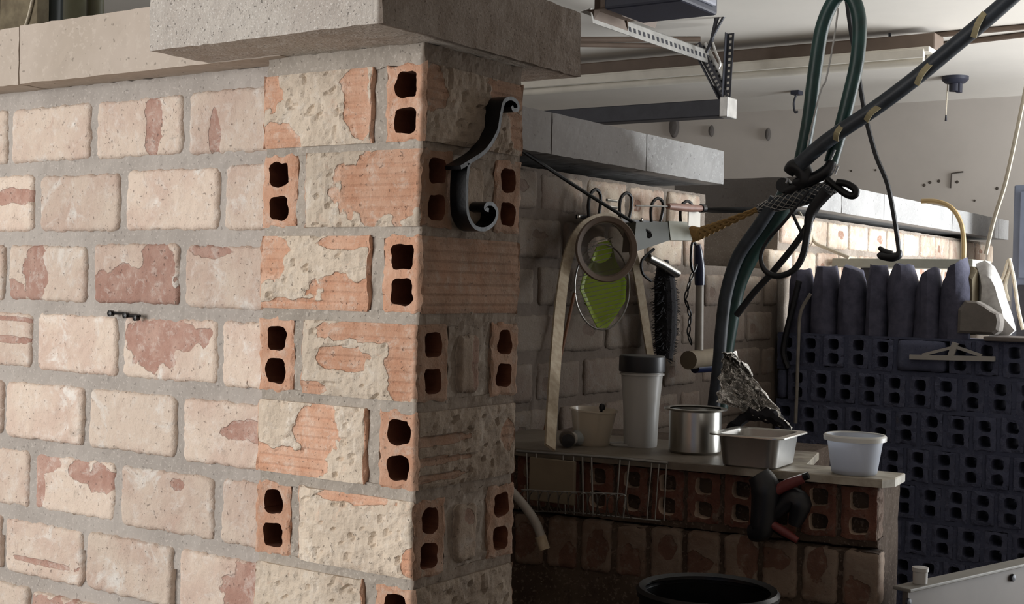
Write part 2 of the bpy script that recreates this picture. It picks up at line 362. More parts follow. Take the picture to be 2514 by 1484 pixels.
# ------------------------------------------------------------------ brick meshes
def ell(blobs, u, v, sx, sz, sd):
    c = 0
    wx = n3(u*sx*38, v*sz*38, sd)*.22 + n3(u*sx*110, v*sz*110, sd+3)*.10
    for (bu, bv, ru, rv) in blobs:
        d = math.hypot((u-bu)/ru, (v-bv)/rv)
        c = max(c, min(1, max(0, (1.0 - d + wx*1.8)*2.2 + .5)))
    return c
def solid_brick(L, Hh, D, nx, nz, sd, blobs=(), chip=.004, lime=.0016, rough=.0016):
    """brick face towards -Y at y=0, body to y=D; ragged rounded edges, lime coat proud of the bare clay"""
    vs = []; at = []; r = .010
    for j in range(nz+1):
        for i in range(nx+1):
            u, v = i/nx, j/nz; x = (u-.5)*L; z = (v-.5)*Hh
            ax, az = abs(x)-(L/2-r), abs(z)-(Hh/2-r)
            if ax > 0 and az > 0:
                m = max(ax, az)/math.hypot(ax, az); x = math.copysign(L/2-r+ax*m, x); z = math.copysign(Hh/2-r+az*m, z)
            de = min(u*L, (1-u)*L, v*Hh, (1-v)*Hh)
            w = max(0, 1-de/.02)
            x -= math.copysign(w*chip*(.5+.8*n3(z*60, sd, x*8)+.7*n3(z*170, sd+4, x*20)), x); z -= math.copysign(w*chip*(.5+.8*n3(x*60, sd+9, z*8)+.7*n3(x*170, sd+14, z*20)), z)
            cl = ell(blobs, u, v, L, Hh, sd) if blobs else 0.0
            cl = max(cl, .0)
            y = -.0015*n3(x*14, z*14, sd) - rough*n3(x*75, z*75, sd+5) - lime*(1-cl) + max(0, 1-de/.006)**2*.0045 + .0006*n3(x*190, z*190, sd+8)
            vs.append((x, y, z)); at.append(cl)
    fs = [(j*(nx+1)+i, j*(nx+1)+i+1, (j+1)*(nx+1)+i+1, (j+1)*(nx+1)+i) for j in range(nz) for i in range(nx)]
    bd = [i for i in range(nx+1)] + [j*(nx+1)+nx for j in range(1, nz+1)] + [nz*(nx+1)+i for i in range(nx-1, -1, -1)] + [j*(nx+1) for j in range(nz-1, 0, -1)]
    k = len(vs)
    for i in bd: vs.append((vs[i][0], D, vs[i][2])); at.append(at[i])
    nb = len(bd)
    for q in range(nb): fs.append((bd[q], k+q, k+(q+1) % nb, bd[(q+1) % nb]))
    fs.append(tuple(k+q for q in range(nb)))
    return mesh('brick', vs, fs, True, {'clay': at})
def hollow_brick(L, Wd, Hh, nx, ny, nz, sd, blobs_front=(), blobs_back=(), hw=.036, hh=.034, groove=.0022, endclay=.8, core_m=None):
    """perforated brick: length along X, two square channels along X; grooved faces at -Y and +Y"""
    def hole(y, z):
        for zc in (-.0235, .0235):
            if (abs(y)/(hw/2))**5 + (abs(z-zc)/(hh/2))**5 < 1: return True
        return False
    cell = [[hole((i+.5)/ny*Wd-Wd/2, (j+.5)/nz*Hh-Hh/2) for j in range(nz)] for i in range(ny)]
    vs = []; at = []; idx = {}
    def V(key, co, a):
        if key not in idx: idx[key] = len(vs); vs.append(co); at.append(a)
        return idx[key]
    def sec(e, i, j):
        y = i/ny*Wd-Wd/2; z = j/nz*Hh-Hh/2; s = -1 if e == 0 else 1
        edge = i in (0, ny) or j in (0, nz)
        jy = n3(y*70, z*70, sd+e*7)*.0050; jz = n3(y*70, z*70, sd+20+e*7)*.0050
        if 0 < i < ny and 0 < j < nz and 0 < cell[i-1][j-1]+cell[i][j-1]+cell[i-1][j]+cell[i][j] < 4:
            zc = -.0235 if z < 0 else .0235
            f = ((abs(y)/(hw/2))**4 + (abs(z-zc)/(hh/2))**4)**-.25; y *= f; z = zc+(z-zc)*f; jy *= .6; jz *= .6
        x = s*L/2 - s*(.0016+.0025*n3(y*45, z*45, sd+e*11)) - s*(.003*(.5+n3(z*70, y*70, sd+e)) if edge else 0)
        if i in (0, ny): jy *= .6
        return V(('e', e, i, j), (x, y+jy, z+jz), endclay+.25*n3(y*40, z*40, sd+e*5))
    def inn(e, i, j):
        sec(e, i, j); return V(('c', e, i, j), vs[idx[('e', e, i, j)]], 1.0)
    core = []
    def side(s, k, j):
        i = 0 if s < 0 else ny
        if k == 0: return sec(0, i, j)
        if k == nx: return sec(1, i, j)
        u = k/nx; v = j/nz; x = (u-.5)*L; z = (v-.5)*Hh
        cl = ell(blobs_front if s < 0 else blobs_back, u, v, L, Hh, sd+s)
        g = (z/.0142) % 1.0; gd = groove*(1 if g < .28 else .15*(g-.28))
        out = cl*(-gd) + (1-cl)*(.0026 + .0030*n3(x*45, z*45, sd+2*s)+.0022*n3(x*120, z*120, sd)-(.004 if n3(x*70, z*70, sd+31) > .42 else 0))
        out *= min(1, 3*min(k, nx-k)/nx*4)
        de = min(v, 1-v)*Hh; out -= max(0, 1-de/.006)*.0025
        return V(('s', s, k, j), (x+.0006*n3(x*60, z*60, sd), s*(Wd/2+out), z), cl)
    fs = []
    for e in (0, 1):
        for i in range(ny):
            for j in range(nz):
                if not cell[i][j]: fs.append(tuple(sec(e, a, b) for a, b in ((i, j), (i+1, j), (i+1, j+1), (i, j+1))))
    for i in range(ny):
        for j in range(nz):
            if cell[i][j]:
                for (di, dj, a, b) in ((-1, 0, (i, j), (i, j+1)), (1, 0, (i+1, j+1), (i+1, j)), (0, -1, (i+1, j), (i, j)), (0, 1, (i, j+1), (i+1, j+1))):
                    if not cell[i+di][j+dj]: fs.append((inn(0, *a), inn(0, *b), inn(1, *b), inn(1, *a))); core.append(len(fs)-1)
    for s in (-1, 1):
        for k in range(nx):
            for j in range(nz): fs.append((side(s, k, j), side(s, k+1, j), side(s, k+1, j+1), side(s, k, j+1)))
    for j, (a, b) in ((0, (0, 0)), (nz, (0, 0))):
        for i in range(ny):
            if i == 0 or i == ny-1: pass
            # strips along the length, stepping through the side vertices only at the outer columns
        loop0 = [side(-1, k, j) for k in range(nx+1)]; loop1 = [side(1, k, j) for k in range(nx+1)]
        e0 = [sec(0, i, j) for i in range(1, ny)]; e1 = [sec(1, i, j) for i in range(1, ny)]
        fs.append(tuple(loop0 + e1 + loop1[::-1] + e0[::-1]))
    me = mesh('brick', vs, fs, False, {'clay': at})
    me['core'] = 1; me.materials.append(None); me.materials.append(M_CORE if core_m is None else core_m)
    for q in core: me.polygons[q].material_index = 1
    return me
def rough_box(a, b, res, amp, sd=0, mb=None):
    """box with finely uneven faces (mortar)"""
    mb = mb or MB(); a = Vector(a); b = Vector(b); n = [max(1, round((b[i]-a[i])/res)) for i in range(3)]
    c = (a+b)/2
    for ax in range(3):
        p, q = [(1, 2), (2, 0), (0, 1)][ax]
        for s in (0, 1):
            vs = []; fs = []
            for i in range(n[p]+1):
                for j in range(n[q]+1):
                    v = Vector((0, 0, 0)); v[ax] = b[ax] if s else a[ax]; v[p] = a[p]+(b[p]-a[p])*i/n[p]; v[q] = a[q]+(b[q]-a[q])*j/n[q]
                    d = Vector((n3(v.x*55+sd, v.y*55, v.z*55), n3(v.x*55, v.y*55+sd+7, v.z*55), n3(v.x*55, v.y*55, v.z*55+sd+13)))*amp
                    d2 = Vector((n3(v.x*160+sd, v.y*160, v.z*160), n3(v.x*160, v.y*160+sd+7, v.z*160), 0))*amp*.4
                    vs.append(v+d+d2)
            m = n[q]+1
            for i in range(n[p]):
                for j in range(n[q]): fs.append((i*m+j, (i+1)*m+j, (i+1)*m+j+1, i*m+j+1))
            mb.add(vs, fs)
    return mb

# ------------------------------------------------------------------ the setting: garage shell
struct(MB().box((-6, -3, -.1), (2.2, 7.4, 0)).build('floor', M_FLOOR))
struct(MB().box((-6, -3, 2.4), (2.2, 7.4, 2.5)).build('ceiling', M_CEIL))
wb = struct(MB().box((-6, 7.22, 0), (2.2, 7.4, 2.4)).build('wall_back', M_PLASTER))
struct(MB().box((-6.1, -3, 0), (-6, 7.22, 2.4)).build('wall_outer', M_PLASTER))
wr = MB().box((1.5, -3, 0), (1.6, 4.7, 2.4)).box((1.5, 7.0, 0), (1.6, 7.22, 2.4)).box((1.5, 4.7, 2.25), (1.6, 7.0, 2.4))
struct(wr.build('wall_right', M_PLASTER))
for i, (px, py) in enumerate(((2269, 455), (2283, 448), (2305, 445), (2350, 447), (2448, 463), (2393, 493), (2090, 420), (2150, 418))):
    p = onY(7.22, px, py); MB().lathe([(.0001, 0), (.009 if i < 5 else .005, 0), (.006, .002), (.0001, .002)], 10, Matrix.Rotation(math.pi/2, 4, 'X')).build('screw_hole', M_SCREW, wb, loc=p-Vector((0, .001, 0)))
p0, p1, p2 = onY(7.215, 2334, 462), onY(7.215, 2336, 426), onY(7.215, 2365, 422)
MB().tube([p0, p1, p2], .004, 6).build('scratch_mark', M_SCREW, wb)

# ------------------------------------------------------------------ front wall: limed solid bricks on edge, mortar, coping
YW, ZP = 1.385, .1160
random.seed(4)
wf = MB(); rough_box((-3.0, YW+.0045, .9), (-1.348, YW+.10, 1.66), .011, .0022, 3, wf)
wf.box((-3.0, YW+.009, 0), (-1.348, YW+.10, .9))
wfront = struct(wf.build('wall_front', M_MORTAR))
ODD = [-1.767, -1.549]; EVEN = [-1.690, -1.463]      # joint centres of the two course patterns
BL = {(0, 1): [(.68, .55, .10, .55)], (0, 2): [(.3, .3, .06, .4)], (2, 0): [(.36, .45, .15, .6), (.1, .15, .15, .2)],
      (2, 1): [(.5, .22, .62, .42), (.78, .62, .22, .42)], (2, 2): [(.3, .92, .25, .12)], (3, -1): [(.7, .88, .4, .05), (.6, .5, .5, .07)], (1, -1): [(.75, .62, .3, .14)],
      (3, 1): [(.5, .75, .42, .28), (.32, .45, .25, .3)], (4, 2): [(.72, .58, .30, .15)], (5, 0): [(.08, .85, .25, .22), (.06, .4, .08, .5), (.58, .8, .13, .25), (.86, .7, .18, .26)],
      (5, 1): [(.62, .82, .08, .10)], (6, 0): [(.5, .3, .4, .06)], (7, 0): [(.4, .6, .5, .4)], (6, 2): [(.8, .5, .3, .5)]}
for row in range(13):
    zc = 1.584 - row*ZP - (.002 if row > 3 else 0)
    odd = row % 2 == 0
    js = ODD if odd else EVEN
    xs = [js[0]-.2185*k for k in range(5, 0, -1)] + list(js) + [js[1]+.2185]
    fine = row < 8
    for k in range(len(xs)-1):
        x0, x1 = xs[k], min(xs[k+1], -1.340)
        if x1-x0 < .05: continue
        L = x1-x0-.013+rnd(-.003, .003); Hh = .097+rnd(-.003, .003)
        fr = x0 > -2.25
        col = k-4 if odd else k-4
        me = solid_brick(L, Hh, .05, *((44, 22) if fine and fr else (8, 5)), row*31+k*7, BL.get((row, col), []) if fr else [], .0035)
        link('brick', me, M_BRICK, wfront, ((x0+x1)/2+rnd(-.0015, .0015), YW+rnd(-.002, .002), zc+rnd(-.0015, .0015)), (0, rnd(-.008, .008), 0))
def coping(a, b, m, parent, name='coping_stone', res=.02):
    return rough_box(a, b, res, .0016, a[0]*3+a[1]).build(name, m, parent)
coping((-1.885, 1.332, 1.660), (-1.30, 1.56, 1.755), M_COPE, wfront)
coping((-3.0, 1.333, 1.6595), (-1.889, 1.56, 1.754), M_COPE, wfront)
# the little iron twig of nails in a bed joint
t = thing('iron_hook', 'small rusty iron wall tie sticking out of the mortar between limed bricks', 'hook', onY(YW-.004, 308, 775))
o = t.location
mb = MB(); q = [onY(YW-.006, *p)-o for p in ((272, 769), (305, 770), (312, 776), (344, 776))]
mb.tube(q, [.003, .002, .0035, .002], 8); mb.build('bar', M_BLACK, t, True)
for p in ((273, 770), (310, 775), (335, 781)):
    c = onY(YW-.008, *p)-o; MB().lathe([(.0001, -.004), (.0045, -.004), (.005, .004), (.0001, .005)], 10, Matrix.Translation(c) @ Matrix.Rotation(math.pi/2, 4, 'X')).build('nail_head', M_BLACK, t)

# ------------------------------------------------------------------ pillar of perforated bricks with its cap
XL, XR, YF, YB = -1.345, -1.055, 1.346, 1.578
pm = MB()
rows_c = [1.5850, 1.4735, 1.3600, 1.2440, 1.1290, 1.0125, .8985, .784, .670, .555, .441, .327, .212, .098]
edges = [1.660] + [(rows_c[i]+rows_c[i+1])/2 for i in range(len(rows_c)-1)] + [.0]
BH = .1015
for i in range(len(rows_c)):
    top = rows_c[i-1]-BH/2 if i else 1.660; bot = rows_c[i]+BH/2
    if top-bot > .001: rough_box((XL+.005, YF+.004, bot-.002), (XR-.004, YB-.004, top+.002), .0075 if i < 8 else .03, .0028, i, pm)
pillar = tag(empty('brick_pillar', (0, 0, 0)), 'square pillar of orange perforated bricks with a concrete cap at the end of the limed brick wall', 'pillar')
PF = {0: [(.06, .8, .13, .3), (.87, .62, .13, .55), (.14, .12, .22, .2)], 1: [(.68, .55, .42, .5), (.97, .9, .06, .2)], 2: [(.08, .7, .2, .35), (.76, .25, .26, .24), (.5, .02, .7, .12), (.82, .92, .3, .1)],
      3: [(.6, .88, .5, .14), (.9, .52, .17, .55), (.38, .5, .24, .16), (.1, .08, .14, .1)], 4: [(.56, .6, .20, .42), (.3, .18, .42, .2)], 5: [(.5, .96, .3, .08), (.97, .25, .08, .2)], 6: [(.9, .3, .2, .2)]}
PR = {0: [(.1, .7, .10, .3), (.85, .8, .25, .25), (.95, .35, .1, .3)], 2: [(.5, .5, .9, .9)], 4: [(.2, .62, .32, .07), (.2, .36, .34, .06), (.15, .14, .3, .05), (.9, .55, .07, .25)], 6: [(.3, .3, .3, .3)]}
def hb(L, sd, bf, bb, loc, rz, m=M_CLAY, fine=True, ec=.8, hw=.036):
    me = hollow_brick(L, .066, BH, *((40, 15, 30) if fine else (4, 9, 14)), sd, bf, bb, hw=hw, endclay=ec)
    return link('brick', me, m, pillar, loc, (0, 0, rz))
allb = [(.5, .5, .9, .9)]
random.seed(9)
mort = pm
for i, zc in enumerate(rows_c):
    fine = i < 7
    if i % 2 == 0:
        hb(.203, i*5, PF.get(i, []), allb, (XL+.1015, YF+.033, zc), 0, fine=fine)
        hb(.230, i*5+1, PR.get(i, []), allb, (XR-.033, (YF+YB)/2, zc), math.pi/2, fine=fine, ec=.95)       # end seen from the front, face -Y turns to +X
        hb(.203, i*5+2, allb, [(.5, .5, .5, .5)], (XL+.1015, YB-.033, zc), 0, fine=False)
        rough_box((XL+.2035, YF+.006, zc-BH/2-.004), (XR-.0665, YB-.006, zc+BH/2+.004), .0075 if fine else .03, .003, i+30, mort)
        rough_box((XL+.004, YF+.067, zc-BH/2-.004), (XL+.2, YB-.067, zc+BH/2+.004), .03, .002, i+50, mort)
    else:
        hb(.208, i*5, PF.get(i, []), allb, (XR-.104, YF+.033, zc), 0, fine=fine, ec=.75)
        hb(.208, i*5+1, allb, [(.5, .5, .5, .5)], (XR-.104, YB-.033, zc), 0, fine=fine, ec=.9)
        hb(.228, i*5+2, allb, allb, (XL+.032, (YF+YB)/2, zc), math.pi/2, fine=fine, ec=.85)
        rough_box((XL+.0655, YF+.006, zc-BH/2-.004), (XR-.2085, YB-.006, zc+BH/2+.004), .0075 if fine else .03, .003, i+30, mort)
        rough_box((XL+.068, YF+.067, zc-BH/2-.004), (XR-.005, YB-.067, zc+BH/2+.004), .008 if fine else .03, .004, i+50, mort)
        if fine:   # half brick set in the middle of the side face
            me = solid_brick(.052, .082, .04, 14, 18, i*9, [(.8, .5, .22, .5)] if i == 3 else ([(.6, .8, .25, .15)] if i == 5 else []), .004)
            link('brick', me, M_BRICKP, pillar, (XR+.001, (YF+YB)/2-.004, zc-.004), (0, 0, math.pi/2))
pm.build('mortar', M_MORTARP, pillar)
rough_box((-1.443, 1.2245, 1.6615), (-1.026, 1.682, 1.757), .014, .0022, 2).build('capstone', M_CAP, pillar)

# scroll bracket on the side of the pillar
t = thing('scroll_bracket', 'black wrought iron scroll hook screwed to the side of the brick pillar', 'hook', onX(XR, 1120, 480))
o = t.location
def strip(pts, w, name, xo=.004, taper=None):
    q = [onX(XR+xo+w/2, *p)-o for p in pts]
    vs = MB(); vs.tube(q, [w]*len(q) if taper is None else taper, smooth=6, flat=(Vector((0, 0, 0)), 0)) if False else None
    return q
def ribbon(path, w, th):
    """flat iron on edge: band of width w along X, thickness th, following a path in the YZ plane"""
    out = []; pts = [Vector(p) for p in path]; m = len(pts)
    for i in range(m-1):
        p0, p1, p2, p3 = pts[max(i-1, 0)], pts[i], pts[i+1], pts[min(i+2, m-1)]
        for k in range(6):
            s = k/6; out.append(.5*((2*p1)+(p2-p0)*s+(2*p0-5*p1+4*p2-p3)*s*s+(3*p1-p0-3*p2+p3)*s**3))
    out.append(pts[-1])
    loops = []
    for i, p in enumerate(out):
        tn = (out[min(i+1, len(out)-1)]-out[max(i-1, 0)]).normalized(); nv = Vector((0, -tn.z, tn.y)).normalized()*th/2
        xv = Vector((w/2, 0, 0)); loops.append([p-xv-nv, p+xv-nv, p+xv+nv, p-xv+nv])
    return MB().loft(loops)
up = [(1112, 412), (1135, 398), (1175, 370), (1203, 325), (1211, 285), (1219, 252), (1235, 243), (1250, 252), (1254, 268), (1243, 272), (1238, 262)]
lo_ = [(1133, 402), (1128, 440), (1127, 490), (1131, 530), (1147, 558), (1172, 563), (1194, 548), (1202, 522), (1192, 503), (1177, 502), (1172, 512), (1181, 517)]
ribbon([onX(XR+.0145, *p)-o for p in up], .026, .0055).build('upper_scroll', M_BLACK, t, True)
ribbon([onX(XR+.0145, *p)-o for p in lo_], .026, .0055).build('lower_scroll', M_BLACK, t, True)
for p in ((1131, 425), (1130, 484)):
    MB().lathe([(.0001, 0), (.004, .0005), (.003, .003), (.0001, .0035)], 10, Matrix.Translation(onX(XR+.012, *p)-o) @ Matrix.Rotation(math.radians(60), 4, 'X')).build('screw', M_DKSTEEL, t)

# ------------------------------------------------------------------ left wall (beyond the pillar): near part with soot and painted shade, notch, bright far part
XW = -1.74
wl = MB()
rough_box((XW-.36, 1.58, .9), (XW-.004, 3.597, 1.632), .02, .002, 5, wl)
rough_box((XW-.36, 3.597, .9), (XW-.004, 4.16, 1.42), .02, .002, 6, wl)
rough_box((XW-.36, 4.16, .9), (XW-.006, 6.92, 1.612), .03, .002, 7, wl)
wl.box((XW-.36, 1.58, 0), (XW-.008, 6.92, .9))
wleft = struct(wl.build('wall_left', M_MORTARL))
random.seed(12)
protoL = [solid_brick(.207, .097, .05, 18, 9, 200+i, [(rnd(.2, .8), rnd(.2, .8), rnd(.06, .25), rnd(.06, .18))] if i % 2 else [], .0045, rough=.0022) for i in range(7)]
def lay(y0, y1, zt, nrows, off):
    for r in range(nrows):
        zc = zt-.0485-r*ZP; y = y0 + (off if r % 2 else 0)
        while y < y1-.03:
            ye = min(y+.2085, y1)
            full = ye-y > .2
            me = random.choice(protoL) if full else solid_brick(ye-y-.002, .096, .05, 10, 8, r*3+int(y*100), [], .0045)
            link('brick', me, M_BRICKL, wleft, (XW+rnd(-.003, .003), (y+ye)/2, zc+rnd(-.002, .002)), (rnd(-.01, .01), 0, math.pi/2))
            y = ye+.0125
lay(2.02, 3.592, 1.627, 8, -.11)
lay(3.60, 4.155, 1.627-2*ZP, 5, -.11+.2)
lay(4.168, 6.92, 1.604, 2, -.10+.0)
lay(4.30, 6.92, 1.604-2*ZP, 2, .11)
for a, b in ((1.585, 2.62), (2.625, 3.09), (3.095, 3.572)):
    coping((-2.14, a, 1.6595), (-1.674, b, 1.757), M_COPEL, wleft)
for a, b in ((4.165, 4.555), (4.56, 5.02), (5.025, 5.95), (5.955, 6.75), (6.755, 6.955)):
    coping((-2.14, a, 1.632), (-1.674, b, 1.730), M_COPEL, wleft, res=.03)

pw = rough_box((-.22, 2.48, 0), (-.10, 3.02, 2.0), .1, .003, 17); rough_box((-.28, 3.80, 0), (-.14, 4.145, 2.1), .1, .003, 18, pw)  # unseen wall pieces, added to keep side daylight off pillar and worktop
struct(pw.build('wall_light_blocker', M_MORTAR))

# ------------------------------------------------------------------ rear wall: dark perforated bricks, header course facing the viewer, light coming through the holes
YR = 4.15
random.seed(21)
wm = MB()
ZT = 1.204
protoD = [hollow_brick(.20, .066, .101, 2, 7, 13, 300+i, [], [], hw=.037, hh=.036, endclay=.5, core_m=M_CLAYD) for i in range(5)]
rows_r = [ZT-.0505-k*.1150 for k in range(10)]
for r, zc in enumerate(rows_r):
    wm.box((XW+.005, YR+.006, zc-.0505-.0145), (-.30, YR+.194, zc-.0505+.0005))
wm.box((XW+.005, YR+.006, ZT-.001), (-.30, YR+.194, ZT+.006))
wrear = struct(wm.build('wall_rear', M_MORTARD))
joints = MB()
for r, zc in enumerate(rows_r):
    x = XW+.006 + (.041 if r % 2 else 0)
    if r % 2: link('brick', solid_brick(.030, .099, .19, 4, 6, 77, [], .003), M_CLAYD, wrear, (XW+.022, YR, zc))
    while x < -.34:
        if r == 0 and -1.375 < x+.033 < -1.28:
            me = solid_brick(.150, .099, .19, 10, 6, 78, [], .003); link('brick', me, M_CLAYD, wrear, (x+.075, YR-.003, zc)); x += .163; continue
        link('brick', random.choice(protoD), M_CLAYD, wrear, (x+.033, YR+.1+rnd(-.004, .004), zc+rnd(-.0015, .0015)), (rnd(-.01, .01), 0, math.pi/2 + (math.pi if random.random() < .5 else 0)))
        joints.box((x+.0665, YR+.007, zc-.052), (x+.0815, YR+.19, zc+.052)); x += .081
jo = joints.build('mortar', M_MORTARD, wrear); jo['kind'] = 'stuff'

# things standing on the rear wall: split logs, a stone, a pale board, a ledge slate
random.seed(33)
def log(pxl, pxr, pyt, label, sd, notch=None, y=YR+.06):
    a = onY(y, pxl, 815); b = onY(y, pxr, 815); top = onY(y, (pxl+pxr)/2, pyt).z; z0 = ZT+.006
    w = (b.x-a.x)*.49; h = top-z0; c = Vector(((a.x+b.x)/2, y, z0)); mb = MB(); loops = []; n = 14; ns = 9
    for k in range(ns+1):
        t = k/ns; lp = []
        for q in range(n):
            an = 2*math.pi*q/n; rr = 1+.16*n3(math.cos(an)*1.6, math.sin(an)*1.6, sd+t*1.3)+.05*n3(q*2.3, sd, t*3)
            sh = 1-.05*t-.33*max(0, t-.72)/.28*(1 if k < ns else 1)+.05*math.sin(t*5+sd)
            if t == 1: sh *= .93
            z = t*h
            if k == ns: z += h*.05*n3(math.cos(an)*1.2, math.sin(an), sd+40) + (notch or 0)*math.cos(an)*h
            elif k == ns-1: z += (notch or 0)*math.cos(an)*h*.8
            lp.append(Vector((w*math.cos(an)*rr*sh, .055*math.sin(an)*rr, z)))
        loops.append(lp)
    o = mb.loft(loops).build('firewood_log', M_LOG, None, True, loc=c); tag(o, label, 'log', 'firewood on the dark brick wall'); return o
log(1935, 1995, 664, 'leftmost short split log on the dark perforated brick wall, beside the white bricks', 1, .03)
log(1992, 2060, 655, 'blunt-topped split log second from the left on the dark perforated wall', 2)
log(2056, 2128, 660, 'wide split log with a sloping top, third from the left on the dark wall', 5, -.05)
log(2126, 2182, 652, 'narrow split log standing fourth from the left on the dark wall', 8)
log(2178, 2252, 651, 'flat-topped split log in the middle of the row on the dark wall', 11)
log(2248, 2312, 668, 'notched split log right of the middle of the row on the dark wall', 14, .06)
log(2308, 2386, 652, 'tall leaning split log at the right end of the row beside the pale bark', 17, .10)
# pale bark slab with a post and the grey stone in front
t = thing('bark_slab', 'pale sunlit bark slab curving down at the right end of the log row', 'bark', onY(YR+.12, 2430, 822))
o = t.location.copy(); o.z = ZT+.006; t.location = o
def slab(pix, y, th):
    """outline traced in the plane y, with a curved face and real thickness"""
    P = [onY(y, *p)-o for p in pix]; n = len(P); c = sum(P, Vector())/n
    f = [p+Vector((0, -th*.5, 0)) for p in P]; fi = [c+(p-c)*.6+Vector((0, -th*.5-.03, 0)) for p in P]; bk = [p+Vector((0, th*.5, 0)) for p in P]
    return MB().loft([bk, f, fi])
slab([(2403, 822), (2400, 760), (2404, 690), (2398, 648), (2420, 640), (2440, 655), (2458, 690), (2470, 735), (2484, 775), (2493, 812), (2478, 824)], YR+.12, .02).build('bark', M_BARK, t, True)
slab([(2352, 822), (2352, 740), (2362, 690), (2374, 660), (2378, 700), (2376, 770), (2374, 822)], YR+.10, .02).build('bark_flake', M_BARK, t, True)
slab([(2374, 822), (2376, 700), (2378, 655), (2392, 655), (2402, 665), (2402, 740), (2400, 822)], YR+.095, .04).build('split_core', M_OLDWOOD, t, True)
P = [(2355, 818), (2357, 760), (2374, 738), (2402, 740), (2424, 752), (2440, 764), (2456, 772), (2460, 790), (2456, 814), (2445, 822)]
q = [onY(YR+.03, *p) for p in P]; o = Vector((sum((v.x for v in q))/len(q), YR+.03, ZT+.006)); q = [v-o for v in q]
lo0 = min(v.z for v in q); q = [Vector((v.x, v.y, max(v.z, .0) if v.z < .012 else v.z)) for v in q]
c = sum(q, Vector())/len(q)
MBs = MB().loft([[c+(v-c)*.9+Vector((0, .05, 0)) for v in q], [v+Vector((0, .03, 0)) for v in q], [v+Vector((0, -.02, 0)) for v in q], [c+(v-c)*.86+Vector((0, -.03, 0)) for v in q]])
tag(MBs.build('stone_block', simple('grey_stone', sr(128, 122, 116), .9, 0, .1, 25, .4), None, loc=o), 'grey rounded stone block on the dark wall in front of the pale bark slab', 'stone')
tag(MB().box((-1.06, YR-.02, ZT+.006), (-.6, YR+.15, ZT+.02), .003).build('slate_tile', M_GREYBOARD), 'thin dark slate lying on the dark wall top at the right edge', 'slate')
# ledge of sheet metal behind the logs
a = onY(4.62, 1960, 634); b = onY(4.62, 2392, 650)
t = thing('metal_shelf', 'long grey sheet metal shelf edge behind the row of logs', 'shelf', (0, 0, 0))
MB().box((-1.72, 4.60, a.z-.032), (b.x, 4.84, a.z+.0), .003).build('shelf_board', M_BOXLIT, t)
for xx in (-1.6, b.x-.05):
    MB().box((xx-.02, 4.62, 0), (xx+.02, 4.66, a.z-.033)).build('leg', M_DKSTEEL, t)

# squeegee hung on the dark wall
t = thing('squeegee', 'pale plastic squeegee with a triangular brace hung on the dark perforated wall', 'squeegee', onY(YR-.012, 2340, 878))
o = t.location
def bar(p, q, w, d, name, m, par, y=YR-.012):
    A, B = onY(y, *p)-o, onY(y, *q)-o; MB().tube([A, B], w, flat=(Vector((0, 1, 0)), d)).build(name, m, par)
bar((2234, 877), (2443, 882), .0075, .007, 'blade_bar', M_PALEGREY, t)
bar((2265, 872), (2345, 852), .0045, .005, 'brace', M_PALEGREY, t); bar((2410, 874), (2345, 852), .0045, .005, 'brace', M_PALEGREY, t)
bar((2334, 876), (2346, 842), .009, .006, 'socket', M_PALEGREY, t)

# ------------------------------------------------------------------ hearth under the worktop
ANG = math.atan(.119); HX, HY = -.778, 2.413
h = empty('brick_hearth', (HX, HY, 0), (0, 0, ANG)); tag(h, 'low sooty brick hearth with a perforated course under the worktop', 'hearth')
LW = .90   # towards -x local
hm = MB()
rough_box((-LW, .052, .0), (-.03, .24, .982), .03, .003, 8, hm)
for z in (.868, .745): rough_box((-LW, .03, z), (-.028, .10, z+.014), .012, .003, 9, hm)
rough_box((-LW, .0135, 0), (-.022, .055, .862), .012, .0025, 19, hm)
random.seed(5)
zc = .931; k = 0; x = -.03
protoH = [hollow_brick(.06, .066, .0995, 6, 11, 18, 400+i, [], [], hw=.036, hh=.034, endclay=.7, core_m=M_PALEHOLE) for i in range(4)]
hm2 = MB()
while x > -LW+.05:
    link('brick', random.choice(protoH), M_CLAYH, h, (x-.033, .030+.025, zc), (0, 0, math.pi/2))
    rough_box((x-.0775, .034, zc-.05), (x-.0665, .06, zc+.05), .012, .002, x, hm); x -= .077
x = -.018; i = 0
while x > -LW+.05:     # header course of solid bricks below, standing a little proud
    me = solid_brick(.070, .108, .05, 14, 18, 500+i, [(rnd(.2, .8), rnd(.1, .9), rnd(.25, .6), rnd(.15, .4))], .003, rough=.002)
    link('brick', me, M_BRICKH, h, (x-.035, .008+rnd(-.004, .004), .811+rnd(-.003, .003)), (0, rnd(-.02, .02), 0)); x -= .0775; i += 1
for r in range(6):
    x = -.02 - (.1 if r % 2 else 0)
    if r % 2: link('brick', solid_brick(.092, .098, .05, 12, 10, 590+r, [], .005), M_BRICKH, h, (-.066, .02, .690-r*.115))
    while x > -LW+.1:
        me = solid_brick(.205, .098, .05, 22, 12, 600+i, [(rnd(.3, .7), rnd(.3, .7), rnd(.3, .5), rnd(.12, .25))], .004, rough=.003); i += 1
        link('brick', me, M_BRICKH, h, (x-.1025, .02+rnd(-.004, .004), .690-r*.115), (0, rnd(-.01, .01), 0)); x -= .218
hm.build('mortar', M_MORTARH, h)
